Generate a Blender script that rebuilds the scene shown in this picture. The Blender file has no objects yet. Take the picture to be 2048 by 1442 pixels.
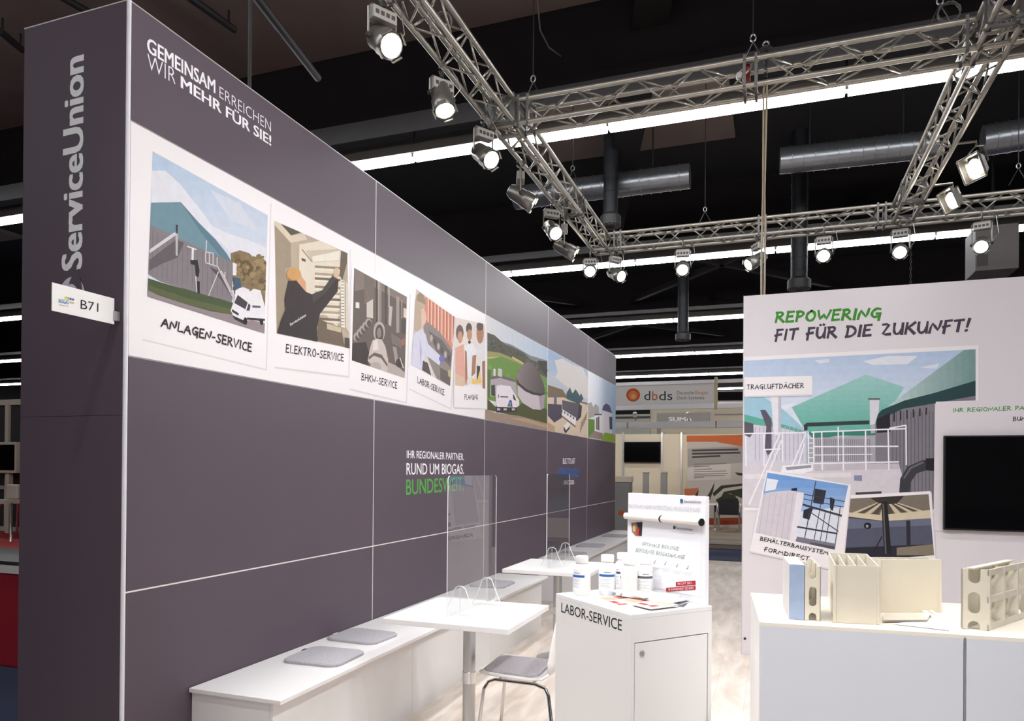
import bpy, math, random
from mathutils import Vector, Matrix
random.seed(7)
S = bpy.context.scene
COL = S.collection

# ------------------------------------------------------------------ camera
F_PX, PY = 1441.74, 932.05
YAW, PITCH, ROLL = -0.346564, 0.003977, 0.008294
CAM = Vector((2.56469, -2.29898, 1.53602))
def cam_axes():
    f = Vector((math.sin(YAW), math.cos(YAW), 0)); r = Vector((math.cos(YAW), -math.sin(YAW), 0)); u = Vector((0, 0, 1))
    f2 = f*math.cos(PITCH)+u*math.sin(PITCH); u2 = u*math.cos(PITCH)-f*math.sin(PITCH)
    return r*math.cos(ROLL)+u2*math.sin(ROLL), u2*math.cos(ROLL)-r*math.sin(ROLL), f2
CR, CU, CF = cam_axes()
cd = bpy.data.cameras.new('camera'); co = bpy.data.objects.new('camera', cd); COL.objects.link(co)
m = Matrix.Identity(4)
for i in range(3):
    m[i][0] = CR[i]; m[i][1] = CU[i]; m[i][2] = -CF[i]; m[i][3] = CAM[i]
co.matrix_world = m
cd.sensor_fit = 'HORIZONTAL'; cd.sensor_width = 36; cd.lens = F_PX/2048*36
cd.shift_y = (PY-721)/2048; cd.clip_start = 0.05; cd.clip_end = 200
S.camera = co

# ------------------------------------------------------------------ world and exposure
W = bpy.data.worlds.new('world'); S.world = W; W.use_nodes = True
W.node_tree.nodes['Background'].inputs[0].default_value = (0.9, 0.95, 1.0, 1)
W.node_tree.nodes['Background'].inputs[1].default_value = 0.012
S.view_settings.view_transform = 'Standard'; S.view_settings.look = 'None'
S.view_settings.exposure = 0.08; S.view_settings.gamma = 1.0; S.view_settings.use_curve_mapping = False
S.cycles.use_denoising = True
S.cycles.max_bounces = 8; S.cycles.diffuse_bounces = 4; S.cycles.glossy_bounces = 4
S.cycles.transparent_max_bounces = 16; S.cycles.caustics_reflective = False; S.cycles.caustics_refractive = False
FRONT_W = 122.0       # watts of one unseen spotlight on the front edge truss
SPOT_W = 200.0        # watts of one truss spotlight
FLOOD_W = 92.0       # watts of one flood light
TUBE_E = 22.0          # emission of the fluorescent strips

# ------------------------------------------------------------------ helpers
def lin(c):
    return tuple(((v/255)/12.92 if v/255 <= 0.04045 else ((v/255+0.055)/1.055)**2.4) for v in c)
MATS = {}
def mat(name, rgb, rough=0.5, metal=0.0, var=0.06, scale=18.0, spec=0.5, bump=0.0, coat=0.0):
    if name in MATS: return MATS[name]
    M = bpy.data.materials.new(name); M.use_nodes = True; nt = M.node_tree; b = nt.nodes['Principled BSDF']
    c = lin(rgb)
    b.inputs['Roughness'].default_value = rough; b.inputs['Metallic'].default_value = metal
    b.inputs['Specular IOR Level'].default_value = spec; b.inputs['Coat Weight'].default_value = coat
    tc = nt.nodes.new('ShaderNodeTexCoord'); n = nt.nodes.new('ShaderNodeTexNoise'); n.inputs['Scale'].default_value = scale
    n.inputs['Detail'].default_value = 3
    nt.links.new(tc.outputs['Object'], n.inputs['Vector'])
    mx = nt.nodes.new('ShaderNodeMix'); mx.data_type = 'RGBA'
    mx.inputs[6].default_value = (*[max(0, v*(1-var)) for v in c], 1); mx.inputs[7].default_value = (*[min(1, v*(1+var)) for v in c], 1)
    nt.links.new(n.outputs['Fac'], mx.inputs[0]); nt.links.new(mx.outputs[2], b.inputs['Base Color'])
    if bump:
        bp = nt.nodes.new('ShaderNodeBump'); bp.inputs['Strength'].default_value = bump; bp.inputs['Distance'].default_value = 0.003
        nt.links.new(n.outputs['Fac'], bp.inputs['Height']); nt.links.new(bp.outputs[0], b.inputs['Normal'])
    MATS[name] = M; return M
def ink(rgb):
    return mat('ink_%d_%d_%d' % tuple(rgb), rgb, rough=0.6, var=0.09, scale=22, spec=0.15)
def emat(name, rgb, strength):
    if name in MATS: return MATS[name]
    M = bpy.data.materials.new(name); M.use_nodes = True; nt = M.node_tree
    nt.nodes.remove(nt.nodes['Principled BSDF']); e = nt.nodes.new('ShaderNodeEmission')
    e.inputs[0].default_value = (*lin(rgb), 1); e.inputs[1].default_value = strength
    nt.links.new(e.outputs[0], nt.nodes['Material Output'].inputs[0]); MATS[name] = M; return M
def clear_mat(name, tint=(1, 1, 1), ior=1.49, haze=0.0, rough=0.0):
    """clear acrylic: transparent body with Fresnel reflection on both faces"""
    if name in MATS: return MATS[name]
    M = bpy.data.materials.new(name); M.use_nodes = True; nt = M.node_tree; N = nt.nodes; L = nt.links
    N.remove(N['Principled BSDF'])
    t = N.new('ShaderNodeBsdfTransparent'); t.inputs[0].default_value = (*tint, 1)
    g = N.new('ShaderNodeBsdfGlossy'); g.inputs['Roughness'].default_value = rough
    ge = N.new('ShaderNodeNewGeometry'); mr = N.new('ShaderNodeMapRange')
    mr.inputs['To Min'].default_value = ior; mr.inputs['To Max'].default_value = 1/ior
    L.new(ge.outputs['Backfacing'], mr.inputs['Value'])
    fr = N.new('ShaderNodeFresnel'); L.new(mr.outputs[0], fr.inputs['IOR'])
    mx = N.new('ShaderNodeMixShader'); L.new(fr.outputs[0], mx.inputs[0]); L.new(t.outputs[0], mx.inputs[1]); L.new(g.outputs[0], mx.inputs[2])
    out = mx
    if haze:
        d = N.new('ShaderNodeBsdfDiffuse'); d.inputs[0].default_value = (0.9, 0.9, 0.9, 1)
        m2 = N.new('ShaderNodeMixShader'); m2.inputs[0].default_value = haze
        L.new(mx.outputs[0], m2.inputs[1]); L.new(d.outputs[0], m2.inputs[2]); out = m2
    L.new(out.outputs[0], N['Material Output'].inputs[0]); MATS[name] = M; return M

def ray(u, v):
    return CR*((u-1024)/F_PX)+CU*((PY-v)/F_PX)+CF
def P(u, v, **k):
    """point of the photograph (u, v) on the plane x=, y= or z= of the place"""
    d = ray(u, v)
    for a, i in (('x', 0), ('y', 1), ('z', 2)):
        if a in k: return CAM+d*((k[a]-CAM[i])/d[i])
def K(ox, oy, s):
    return lambda pts: [(ox+x/s, oy+y/s) for x, y in pts]

class MB:
    def __init__(s): s.v = []; s.f = []; s.m = []
    def add(s, v, f, mi=0):
        o = len(s.v); s.v += [tuple(p) for p in v]
        for q in f: s.f.append([o+i for i in q]); s.m.append(mi)
        return s
    def box(s, x0, x1, y0, y1, z0, z1, mi=0):
        v = [(x, y, z) for z in (z0, z1) for y in (y0, y1) for x in (x0, x1)]
        return s.add(v, [(0, 2, 3, 1), (4, 5, 7, 6), (0, 1, 5, 4), (2, 6, 7, 3), (0, 4, 6, 2), (1, 3, 7, 5)], mi)
    def obox(s, c, ax, ay, az, mi=0):
        c = Vector(c); ax, ay, az = Vector(ax), Vector(ay), Vector(az)
        v = [c+ax*x+ay*y+az*z for z in (-1, 1) for y in (-1, 1) for x in (-1, 1)]
        return s.add(v, [(0, 2, 3, 1), (4, 5, 7, 6), (0, 1, 5, 4), (2, 6, 7, 3), (0, 4, 6, 2), (1, 3, 7, 5)], mi)
    def tube(s, pts, r, n=8, mi=0, closed=False, caps=True):
        pts = [Vector(p) for p in pts]; rings = []; N = len(pts); up = None
        for i, p in enumerate(pts):
            a = pts[i-1] if (i > 0 or closed) else p; b = pts[(i+1) % N] if (i < N-1 or closed) else p
            t = (b-a).normalized()
            if up is None: up = Vector((0, 0, 1)) if abs(t.z) < 0.9 else Vector((1, 0, 0))
            x = t.cross(up).normalized(); y = x.cross(t).normalized(); up = y
            rr = r[i] if isinstance(r, (list, tuple)) else r
            rings.append([p+(x*math.cos(2*math.pi*k/n)+y*math.sin(2*math.pi*k/n))*rr for k in range(n)])
        v = [q for g in rings for q in g]; f = []
        for i in range(N if closed else N-1):
            j = (i+1) % N
            for k in range(n): f.append((i*n+k, i*n+(k+1) % n, j*n+(k+1) % n, j*n+k))
        if caps and not closed: f.append(tuple(range(n))[::-1]); f.append(tuple((N-1)*n+k for k in range(n)))
        return s.add(v, f, mi)
    def lathe(s, prof, c=(0, 0, 0), ax=(0, 0, 1), n=20, mi=0):
        ax = Vector(ax).normalized(); up = Vector((0, 0, 1)) if abs(ax.z) < 0.9 else Vector((1, 0, 0))
        x = ax.cross(up).normalized(); y = ax.cross(x); c = Vector(c)
        v = []; f = []
        for r, h in prof:
            for k in range(n): v.append(c+ax*h+(x*math.cos(2*math.pi*k/n)+y*math.sin(2*math.pi*k/n))*max(r, 1e-5))
        for i in range(len(prof)-1):
            for k in range(n): f.append((i*n+k, i*n+(k+1) % n, (i+1)*n+(k+1) % n, (i+1)*n+k))
        f.append(tuple(range(n))[::-1]); f.append(tuple((len(prof)-1)*n+k for k in range(n)))
        return s.add(v, f, mi)
    def poly(s, pts, mi=0): return s.add(pts, [tuple(range(len(pts)))], mi)
    def prism(s, pts, vec, mi=0, side=None):
        n = len(pts); vec = Vector(vec); a = [Vector(p) for p in pts]; b = [p+vec for p in a]
        s.add(a+b, [tuple(range(n))[::-1], tuple(range(n, 2*n))], mi)
        return s.add(a+b, [(i, (i+1) % n, n+(i+1) % n, n+i) for i in range(n)], mi if side is None else side)
    def build(s, name, mats, parent=None, smooth=False, bev=0, label=None):
        off = Vector((0, 0, 0)); p = parent
        while p is not None: off += p.location; p = p.parent
        me = bpy.data.meshes.new(name); me.from_pydata([tuple(Vector(q)-off) for q in s.v], [], s.f)
        if not isinstance(mats, (list, tuple)): mats = [mats]
        for q in mats: me.materials.append(q)
        me.polygons.foreach_set('material_index', s.m)
        if smooth: me.polygons.foreach_set('use_smooth', [True]*len(me.polygons))
        me.update()
        o = bpy.data.objects.new(name, me); COL.objects.link(o); o.parent = parent
        if smooth:
            md = o.modifiers.new('split', 'EDGE_SPLIT'); md.split_angle = math.radians(42)
        if bev:
            md = o.modifiers.new('bevel', 'BEVEL'); md.width = bev; md.segments = 2; md.limit_method = 'ANGLE'
        if label: o['label'] = label
        return o
def tag(o, label, cat, group=None):
    o['label'] = label; o['category'] = cat
    if group: o['group'] = group
    return o
def thing(name, label, cat, loc=(0, 0, 0), group=None):
    o = bpy.data.objects.new(name, None); COL.objects.link(o); o.location = loc; o.empty_display_size = 0.1
    return tag(o, label, cat, group)
def struct(o): o['kind'] = 'structure'; return o
def struct_empty(name, loc=(0, 0, 0)):
    o = bpy.data.objects.new(name, None); COL.objects.link(o); o.location = loc; return struct(o)
def ell(cx, cy, rx, ry, n=16, a0=0, a1=2*math.pi):
    return [(cx+rx*math.cos(a0+(a1-a0)*i/n), cy+ry*math.sin(a0+(a1-a0)*i/n)) for i in range(n if abs(a1-a0-2*math.pi) < 1e-6 else n+1)]
def ln(x0, y0, x1, y1, w):
    d = Vector((x1-x0, y1-y0)).normalized(); n = Vector((-d.y, d.x))*w/2
    return [(x0+n.x, y0+n.y), (x1+n.x, y1+n.y), (x1-n.x, y1-n.y), (x0-n.x, y0-n.y)]
def clip_poly(poly, quad):
    """keep a print inside its picture frame (Sutherland-Hodgman, convex frame)"""
    area = sum(quad[i][0]*quad[(i+1) % len(quad)][1]-quad[(i+1) % len(quad)][0]*quad[i][1] for i in range(len(quad)))
    sg = 1 if area > 0 else -1
    out = list(poly)
    for i in range(len(quad)):
        a = quad[i]; b = quad[(i+1) % len(quad)]; src = out; out = []
        side = lambda p: sg*((b[0]-a[0])*(p[1]-a[1])-(b[1]-a[1])*(p[0]-a[0]))
        for j in range(len(src)):
            p, q = src[j], src[(j+1) % len(src)]; sp, sq = side(p), side(q)
            if sp >= 0: out.append(p)
            if (sp >= 0) != (sq >= 0):
                t = sp/(sp-sq); out.append((p[0]+(q[0]-p[0])*t, p[1]+(q[1]-p[1])*t))
        if not out: return []
    return out
def strips(c0, c1, poly, n=8, ax=1):
    """printed colour transition: bands across a convex shape"""
    lo, hi = min(p[ax] for p in poly), max(p[ax] for p in poly); a0, a1 = min(p[1-ax] for p in poly)-1, max(p[1-ax] for p in poly)+1; out = []
    for i in range(n):
        b0, b1 = lo+(hi-lo)*i/n, lo+(hi-lo)*(i+1)/n
        q = [(b0, a0), (b1, a0), (b1, a1), (b0, a1)] if ax == 0 else [(a0, b0), (a1, b0), (a1, b1), (a0, b1)]
        q = clip_poly(q, poly)
        if len(q) > 2: out.append((tuple(int(round(u+(v-u)*(i+.5)/n)) for u, v in zip(c0, c1)), q))
    return out
def blobs(cols, x0, x1, y0, y1, n, r0, r1, inside=lambda x, y: True, seed=1):
    rn = random.Random(seed); out = []
    while len(out) < n:
        x, y = rn.uniform(x0, x1), rn.uniform(y0, y1)
        if inside(x, y): r = rn.uniform(r0, r1); out.append((rn.choice(cols), Q(ell(x, y, r*rn.uniform(.7, 1.2), r, 7))))
    return out
def picture(name, layers, plane, nrm, parent, base=0.002, step=0.00025, frame=None, label=None):
    """flat print: coloured shapes laid on the plane they are printed on. layers: (rgb, [(u,v)...])"""
    mb = MB(); mats = []; idx = {}; nrm = Vector(nrm)
    for k, (c, pts) in enumerate(layers):
        if frame: pts = clip_poly(pts, frame)
        if len(pts) < 3: continue
        if c not in idx: idx[c] = len(mats); mats.append(ink(c))
        mb.poly([P(u, v, **plane)+nrm*(base+step*k)*0.2 for u, v in pts], idx[c])
    return mb.build(name, mats, parent, label=label)

# --- lettering: built-in face, and a hand-drawn marker face of strokes
CAPH = None
def font_mesh(text, bold=0.0):
    cu = bpy.data.curves.new('t', 'FONT'); cu.body = text; cu.size = 1.0; cu.offset = bold; cu.resolution_u = 3; cu.fill_mode = 'FRONT'
    o = bpy.data.objects.new('t', cu); COL.objects.link(o); dg = bpy.context.evaluated_depsgraph_get(); dg.update()
    me = bpy.data.meshes.new_from_object(o.evaluated_get(dg))
    v = [tuple(q.co) for q in me.vertices]; f = [tuple(p.vertices) for p in me.polygons]
    bpy.data.objects.remove(o); bpy.data.curves.remove(cu); bpy.data.meshes.remove(me)
    return v, f
def lettering(text, rgb, O, B, H, nrm, parent, bold=0.0, base=0.003, name='lettering', cap='H'):
    """O baseline start, B baseline end, H top of a capital above O (all 3D points)"""
    v, f = font_mesh(text, min(bold, 0)); hv, _ = font_mesh(cap, min(bold, 0))
    ch = max(q[1] for q in hv); y0 = min(q[1] for q in hv)
    x0 = min(q[0] for q in v); x1 = max(q[0] for q in v)
    b = B-O; h = H-O; n = Vector(nrm)*base*.25
    mb = MB(); k_ = max(0, bold)*1.1
    for j, (dx, dy) in enumerate(((0, 0),) if k_ < .001 else ((-k_, -k_*.35), (k_, -k_*.35), (-k_, k_*.35), (k_, k_*.35), (0, 0))):
        mb.add([O+b*((q[0]+dx-x0)/(x1-x0))+h*((q[1]+dy-y0)/(ch-y0))+n+Vector(nrm)*(.00001*j) for q in v], f)
    return mb.build(name, ink(rgb), parent)
G = {  # marker strokes, x 0..1 of the glyph width, y 0..1 of the capital height
 'A': (.85, [[(0, 0), (.25, .5), (.5, 1), (.62, .5), (.85, 0)], [(.12, .36), (.75, .4)]]), 'Ä': (.85, [[(0, 0), (.25, .5), (.5, 1), (.62, .5), (.85, 0)], [(.12, .36), (.75, .4)], [(.3, 1.18), (.34, 1.24)], [(.6, 1.2), (.64, 1.26)]]),
 'B': (.7, [[(.1, 1), (.05, 0)], [(0, .95), (.4, 1), (.55, .8), (.4, .58), (.1, .5)], [(.1, .52), (.55, .45), (.7, .22), (.45, .02), (0, .02)]]),
 'C': (.7, [[(.7, .85), (.45, 1), (.15, .75), (.02, .4), (.2, .05), (.5, 0), (.7, .12)]]), 'D': (.8, [[(.12, 1), (.08, 0)], [(0, .95), (.45, .95), (.78, .6), (.7, .25), (.4, .02), (0, .02)]]),
 'E': (.62, [[(.1, 1), (.05, .5), (.05, .02)], [(.02, .98), (.6, 1)], [(.05, .52), (.5, .55)], [(.02, .02), (.62, .05)]]), 'F': (.6, [[(.15, 1), (.1, -.1)], [(.1, .97), (.6, 1)], [(-.02, .45), (.5, .55)]]),
 'G': (.8, [[(.75, .88), (.45, 1), (.12, .75), (.05, .4), (.3, .1), (.65, .25), (.75, .48)], [(.45, .48), (.8, .5)], [(.75, .48), (.7, -.15)]]), 'H': (.75, [[(.08, 1), (.03, 0)], [(.7, 1), (.72, 0)], [(.05, .5), (.72, .52)]]),
 'I': (.2, [[(.12, 1), (.08, 0)]]), 'K': (.75, [[(.1, 1), (.05, 0)], [(.7, 1), (.1, .45)], [(.22, .55), (.75, 0)]]), 'L': (.62, [[(.1, 1), (.05, .02), (.62, .06)]]),
 'M': (1.0, [[(0, 0), (.2, 1), (.5, .3), (.8, 1), (1, 0)]]), 'N': (.8, [[(0, 0), (.12, 1), (.65, .05), (.8, 1)]]), 'O': (.8, [[(.4, 1), (.1, .75), (.02, .35), (.3, 0), (.65, .1), (.8, .5), (.65, .9), (.4, 1)]]),
 'P': (.65, [[(.12, 1), (.08, 0)], [(0, .95), (.45, 1), (.65, .75), (.45, .5), (.1, .45)]]), 'R': (.75, [[(.12, 1), (.06, 0)], [(0, .95), (.45, 1), (.6, .78), (.45, .55), (.1, .5)], [(.25, .5), (.75, 0)]]),
 'S': (.62, [[(.6, .88), (.35, 1), (.1, .8), (.25, .55), (.55, .35), (.5, .08), (.2, 0), (0, .12)]]), 'T': (.7, [[(.38, .98), (.33, 0)], [(0, .95), (.7, 1)]]),
 'U': (.75, [[(.05, 1), (.05, .3), (.25, 0), (.55, .1), (.68, .5)], [(.7, 1), (.72, 0)]]), 'Ü': (.75, [[(.05, 1), (.05, .3), (.25, 0), (.55, .1), (.68, .5)], [(.7, 1), (.72, 0)], [(.25, 1.22), (.28, 1.28)], [(.52, 1.22), (.55, 1.28)]]),
 'V': (.75, [[(0, 1), (.3, 0), (.75, 1)]]), 'W': (1.05, [[(0, 1), (.25, 0), (.52, .75), (.75, 0), (1.05, 1)]]), 'Y': (.75, [[(0, 1), (.35, .5)], [(.75, 1), (.2, -.1)]]), 'Z': (.75, [[(.05, .95), (.7, 1), (.02, .03), (.75, .06)]]),
 '-': (.45, [[(.05, .42), (.42, .46)]]), '!': (.25, [[(.2, 1.05), (.1, .35)], [(.06, .08), (.08, .02)]]), ' ': (.4, []), '.': (.2, [[(.05, .05), (.08, .02)]])}
def marker(text, rgb, O, B, H, nrm, parent, base=0.003, wt=0.085, name='handwriting'):
    x = 0; strokes = []
    for ch in text:
        w, st = G[ch]; strokes += [[(x+a+.06*b, b) for a, b in q] for q in st]; x += w+.2
    x -= .2; b = (B-O)/x; h = H-O; n = Vector(nrm)*base*.25; mb = MB()
    sx = b.length; sy = h.length
    for si, q in enumerate(strokes):
        # smooth the stroke
        q = [Vector(p) for p in q]
        if len(q) > 3:
            r = []
            for i in range(len(q)-1): r += [q[i], (q[i]+q[i+1])/2]
            r.append(q[-1]); s2 = [r[0]]
            for i in range(1, len(r)-1): s2.append(r[i-1]*.2+r[i]*.6+r[i+1]*.2)
            q = s2+[r[-1]]
        L, R = [], []
        for i, p in enumerate(q):
            t = (q[min(i+1, len(q)-1)]-q[max(i-1, 0)]); t = Vector((t.x*sx, t.y*sy))
            if t.length < 1e-9: t = Vector((1, 0))
            t.normalize(); ww = wt*(0.8+.4*((si*37+i*13) % 10)/10)*sy
            e = t*(ww*.6 if i == len(q)-1 else (-ww*.6 if i == 0 else 0))
            c = O+b*p.x+h*p.y+b.normalized()*e.x+h.normalized()*e.y
            o = b.normalized()*(-t.y*ww)+h.normalized()*(t.x*ww)
            L.append(c+o+n+Vector(nrm)*(.00001*si)); R.append(c-o+n+Vector(nrm)*(.00001*si))
        k = len(L); mb.add(L+R, [(i, i+1, k+i+1, k+i) for i in range(k-1)])
    return mb.build(name, ink(rgb), parent)

# ------------------------------------------------------------------ materials
DARK = mat('wall_print_aubergine', (90, 78, 88), 0.5, var=0.02, scale=3, spec=0.22)
WHITEP = mat('white_print', (236, 230, 232), 0.45, var=0.01, scale=6, spec=0.3)
ALU = mat('aluminium', (205, 200, 200), 0.35, 0.6, var=0.04)
TRUSS = mat('truss_aluminium', (176, 170, 160), 0.38, 0.75, var=0.08, scale=25)
STEEL = mat('dark_steel', (62, 60, 60), 0.5, 0.6)
LAM = mat('white_laminate', (232, 229, 228), 0.32, var=0.01, scale=5)
LAMG = mat('white_laminate_front', (226, 224, 224), 0.4, var=0.01, scale=5)
CHROME = mat('chrome', (215, 215, 215), 0.12, 1.0, var=0.02)
BRUSH = mat('brushed_steel', (190, 190, 190), 0.3, 0.9, var=0.04)
FELT = mat('grey_felt', (172, 168, 173), 0.95, var=0.35, scale=130, spec=0.1, bump=0.5)
BLACK = mat('black_plastic', (16, 16, 17), 0.35, var=0.1)
SCREEN = mat('black_screen', (7, 7, 8), 0.08, var=0.05, spec=0.6)
CEILM = mat('ceiling_black', (27, 25, 25), 0.85, var=0.3, scale=0.8)
CEILB = mat('ceiling_lit_brown_board', (120, 104, 96), 0.85, var=0.2, scale=1.5)  # brown boards; their lit look is put into a lighter colour
GIRD = mat('girder_black', (34, 30, 31), 0.9, var=0.2, scale=2, spec=0.1)
CREAM = mat('cream_plastic', (207, 199, 183), 0.38, var=0.03, scale=9)
PAPER = mat('paper_white', (240, 238, 236), 0.6, var=0.01)

# ------------------------------------------------------------------ setting: floors
def floor_mat():
    M = bpy.data.materials.new('pale_wood_laminate'); M.use_nodes = True; nt = M.node_tree; N = nt.nodes; L = nt.links; b = N['Principled BSDF']
    tc = N.new('ShaderNodeTexCoord'); mp = N.new('ShaderNodeMapping'); mp.inputs['Scale'].default_value = (3.4, 0.8, 1); mp.inputs['Rotation'].default_value = (0, 0, 0.12)
    L.new(tc.outputs['Object'], mp.inputs[0])
    n = N.new('ShaderNodeTexNoise'); n.inputs['Scale'].default_value = 3.0; n.inputs['Detail'].default_value = 8; n.inputs['Distortion'].default_value = 0.5
    L.new(mp.outputs[0], n.inputs['Vector'])
    cr = N.new('ShaderNodeValToRGB'); e = cr.color_ramp.elements
    e[0].position = 0.3; e[0].color = (*lin((194, 178, 163)), 1); e[1].position = 0.62; e[1].color = (*lin((222, 210, 200)), 1)
    L.new(n.outputs['Fac'], cr.inputs[0])
    br = N.new('ShaderNodeTexBrick'); br.inputs['Scale'].default_value = 1.0; br.inputs['Mortar Size'].default_value = 0.0015
    br.inputs['Brick Width'].default_value = 1.3; br.inputs['Row Height'].default_value = 0.2
    br.inputs['Color1'].default_value = (1, 1, 1, 1); br.inputs['Color2'].default_value = (0.93, 0.93, 0.93, 1); br.inputs['Mortar'].default_value = (0.75, 0.72, 0.7, 1)
    rot = N.new('ShaderNodeMapping'); rot.inputs['Rotation'].default_value = (0, 0, math.pi/2); L.new(tc.outputs['Object'], rot.inputs[0]); L.new(rot.outputs[0], br.inputs['Vector'])
    mx = N.new('ShaderNodeMix'); mx.data_type = 'RGBA'; mx.blend_type = 'MULTIPLY'; mx.inputs[0].default_value = 1
    L.new(cr.outputs[0], mx.inputs[6]); L.new(br.outputs[0], mx.inputs[7]); L.new(mx.outputs[2], b.inputs['Base Color'])
    b.inputs['Roughness'].default_value = 0.38; return M
struct(MB().box(-0.62, 9, -7, 10.45, -0.03, 0).build('floor', floor_mat()))
struct(MB().box(-46, 34, -24, 50, -0.06, -0.031).build('floor_hall', mat('blue_grey_carpet', (44, 52, 78), 0.95, var=0.15, scale=60)))

# ------------------------------------------------------------------ setting: ceiling and hall
ceil = struct(MB().box(-46, 34, -24, 50, 7.6, 7.7).build('ceiling', CEILM))
MB().box(-46, 34, -24, 6.66, 7.5, 7.598).build('ceiling_board', CEILB, ceil)
for y in (10.1, 16.8, 23.5, 30.2):
    for x in (-18, -9, 0, 9):
        MB().box(x-1.9, x+1.9, y-1.1, y+1.1, 7.52, 7.598).build('ceiling_board', CEILB, ceil)
for i, (a, b) in enumerate(((-46, -45.8), (33.8, 34))):
    struct(MB().box(a, b, -24, 50, -0.03, 7.6).build('wall_hall_%s' % ('west', 'east')[i], mat('hall_wall_dark', (40, 37, 38), 0.9)))
struct(MB().box(-46, 34, 49.8, 50, -0.03, 7.6).build('wall_hall_north', MATS['hall_wall_dark']))
struct(MB().box(-46, 34, -24, -23.8, -0.03, 7.6).build('wall_hall_south', mat('hall_wall_grey', (110, 112, 118), 0.9)))
for i, y in enumerate((6.68, 13.3, 20.0, 26.7, 33.4, 0.0, -6.7)):
    g = struct(MB().box(-46, 34, y, y+0.35, 6.55, 7.6).build('trim_girder_%d' % (i+1), GIRD))
    MB().box(-46, 34, y-0.08, y+0.43, 6.47, 6.56).build('flange', GIRD, g)
for i, (a, b) in enumerate((((1.4, 5.6, 7.3), (-0.7, 12.8, 6.6)), ((4.2, 13.0, 6.7), (-1.5, 19.6, 6.7)), ((-1.5, 13.0, 6.7), (4.2, 19.6, 6.7)), ((-9, 12.9, 6.7), (-3, 19.6, 6.7)),
                            ((1.0, 19.8, 6.7), (-5, 26.3, 6.7)), ((-5, 19.8, 6.7), (1, 26.3, 6.7)))):
    a, b = Vector(a), Vector(b); t = (b-a).normalized(); s = t.cross(Vector((0, 0, 1))).normalized()
    struct(MB().obox((a+b)/2, t*((b-a).length/2), s*(0.22 if i == 0 else .07), s.cross(t)*(0.16 if i == 0 else .07)).build('trim_brace_%d' % (i+1), GIRD))

# ------------------------------------------------------------------ main wall (3.5 m tall, five 2 m bays)
WY = 2.016
wl = struct(MB().box(-0.615, -0.006, 0.006, 5*WY, 0, 3.494).build('wall_left', mat('seam_profile', (214, 208, 206), 0.5)))
zr = [0, 1, 2, 3, 3.5]
for c in range(5):
    for r in range(4):
        g = 0.0035
        m_ = WHITEP if r == 2 else DARK
        MB().box(-0.005, 0, c*WY+g+(0.012 if c == 0 else 0), (c+1)*WY-g, zr[r]+g, zr[r+1]-g*(0 if r == 3 else 1)).build('panel', m_, wl)
SEAM = mat('seam_silver', (226, 220, 218), 0.45, var=.02)
for c in range(1, 5): MB().box(-0.004, .0007, c*WY-.0034, c*WY+.0034, 0, 3.5).build('seam_strip', SEAM, wl)
for z_, h_ in ((1, .0034), (2, .0028), (3, .002)): MB().box(-0.004, .0005, .012, 5*WY, z_-h_, z_+h_).build('seam_strip', SEAM if z_ == 1 else mat('seam_grey', (150, 140, 144), .5), wl)
for r in range(2):
    MB().box(-0.62, -0.012, 0, 0.005, (0, 1.75)[r]+.001, (1.75, 3.5)[r]-.001).build('end_panel', DARK, wl)
MB().tube([(-0.004, 0.004, 0), (-0.004, 0.004, 3.503)], 0.0095, 10).build('corner_profile', mat('white_profile', (225, 222, 228), 0.4), wl)
MB().box(-0.622, 0.0, -0.001, 0.012, 3.5, 3.506).build('top_profile', ALU, wl)
MB().box(-0.008, 0.0005, 0.0, 5*WY, 3.4995, 3.505).build('top_profile', ALU, wl)
NX = (1, 0, 0); PX = dict(x=0.0)
def wl_text(t, rgb, o, b, h, bold=0.0): return lettering(t, rgb, P(*o, **PX), P(*b, **PX), P(*h, **PX), NX, wl, bold)
def wl_mark(t, rgb, o, b, h, wt=.085, base=.008): return marker(t, rgb, P(*o, **PX), P(*b, **PX), P(*h, **PX), NX, wl, base=base, wt=wt)
TW = (245, 242, 246)
wl_text('GEMEINSAM', TW, (294.6, 103.2), (430, 186.4), (294.6, 74.3), .022)
wl_text('ERREICHEN', TW, (438.8, 194.2), (541.7, 263.5), (438.8, 172.5), -.014)
wl_text('WIR', TW, (294.6, 137.3), (350.9, 168.6), (294.6, 106.8), -.014)
wl_text('MEHR FÜR SIE!', TW, (362, 174.8), (541.7, 291.3), (362, 152), .022)
wl_text('IHR REGIONALER PARTNER.', TW, (813.5, 915.8), (927.6, 920.1), (813.5, 900.6), .008)
wl_text('RUND UM BIOGAS.', TW, (812.9, 949.1), (927.6, 947.9), (812.9, 926.2), .008)
wl_text('BUNDESWEIT.', (88, 165, 78), (812.3, 989.7), (927.3, 980.5), (812.3, 959.2), .008)
wl_text('BUILT TO LAST', TW, (1125.7, 927.7), (1150, 927.1), (1125.7, 916.5), .006)
wl_text('ORIGINALS', (40, 110, 190), (1116.8, 954.6), (1158.3, 954), (1116.8, 935.7), .006)
wl_text('- SINCE 2002 -', TW, (1125.7, 969.2), (1150, 968.3), (1125.7, 960.7), .006)
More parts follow.
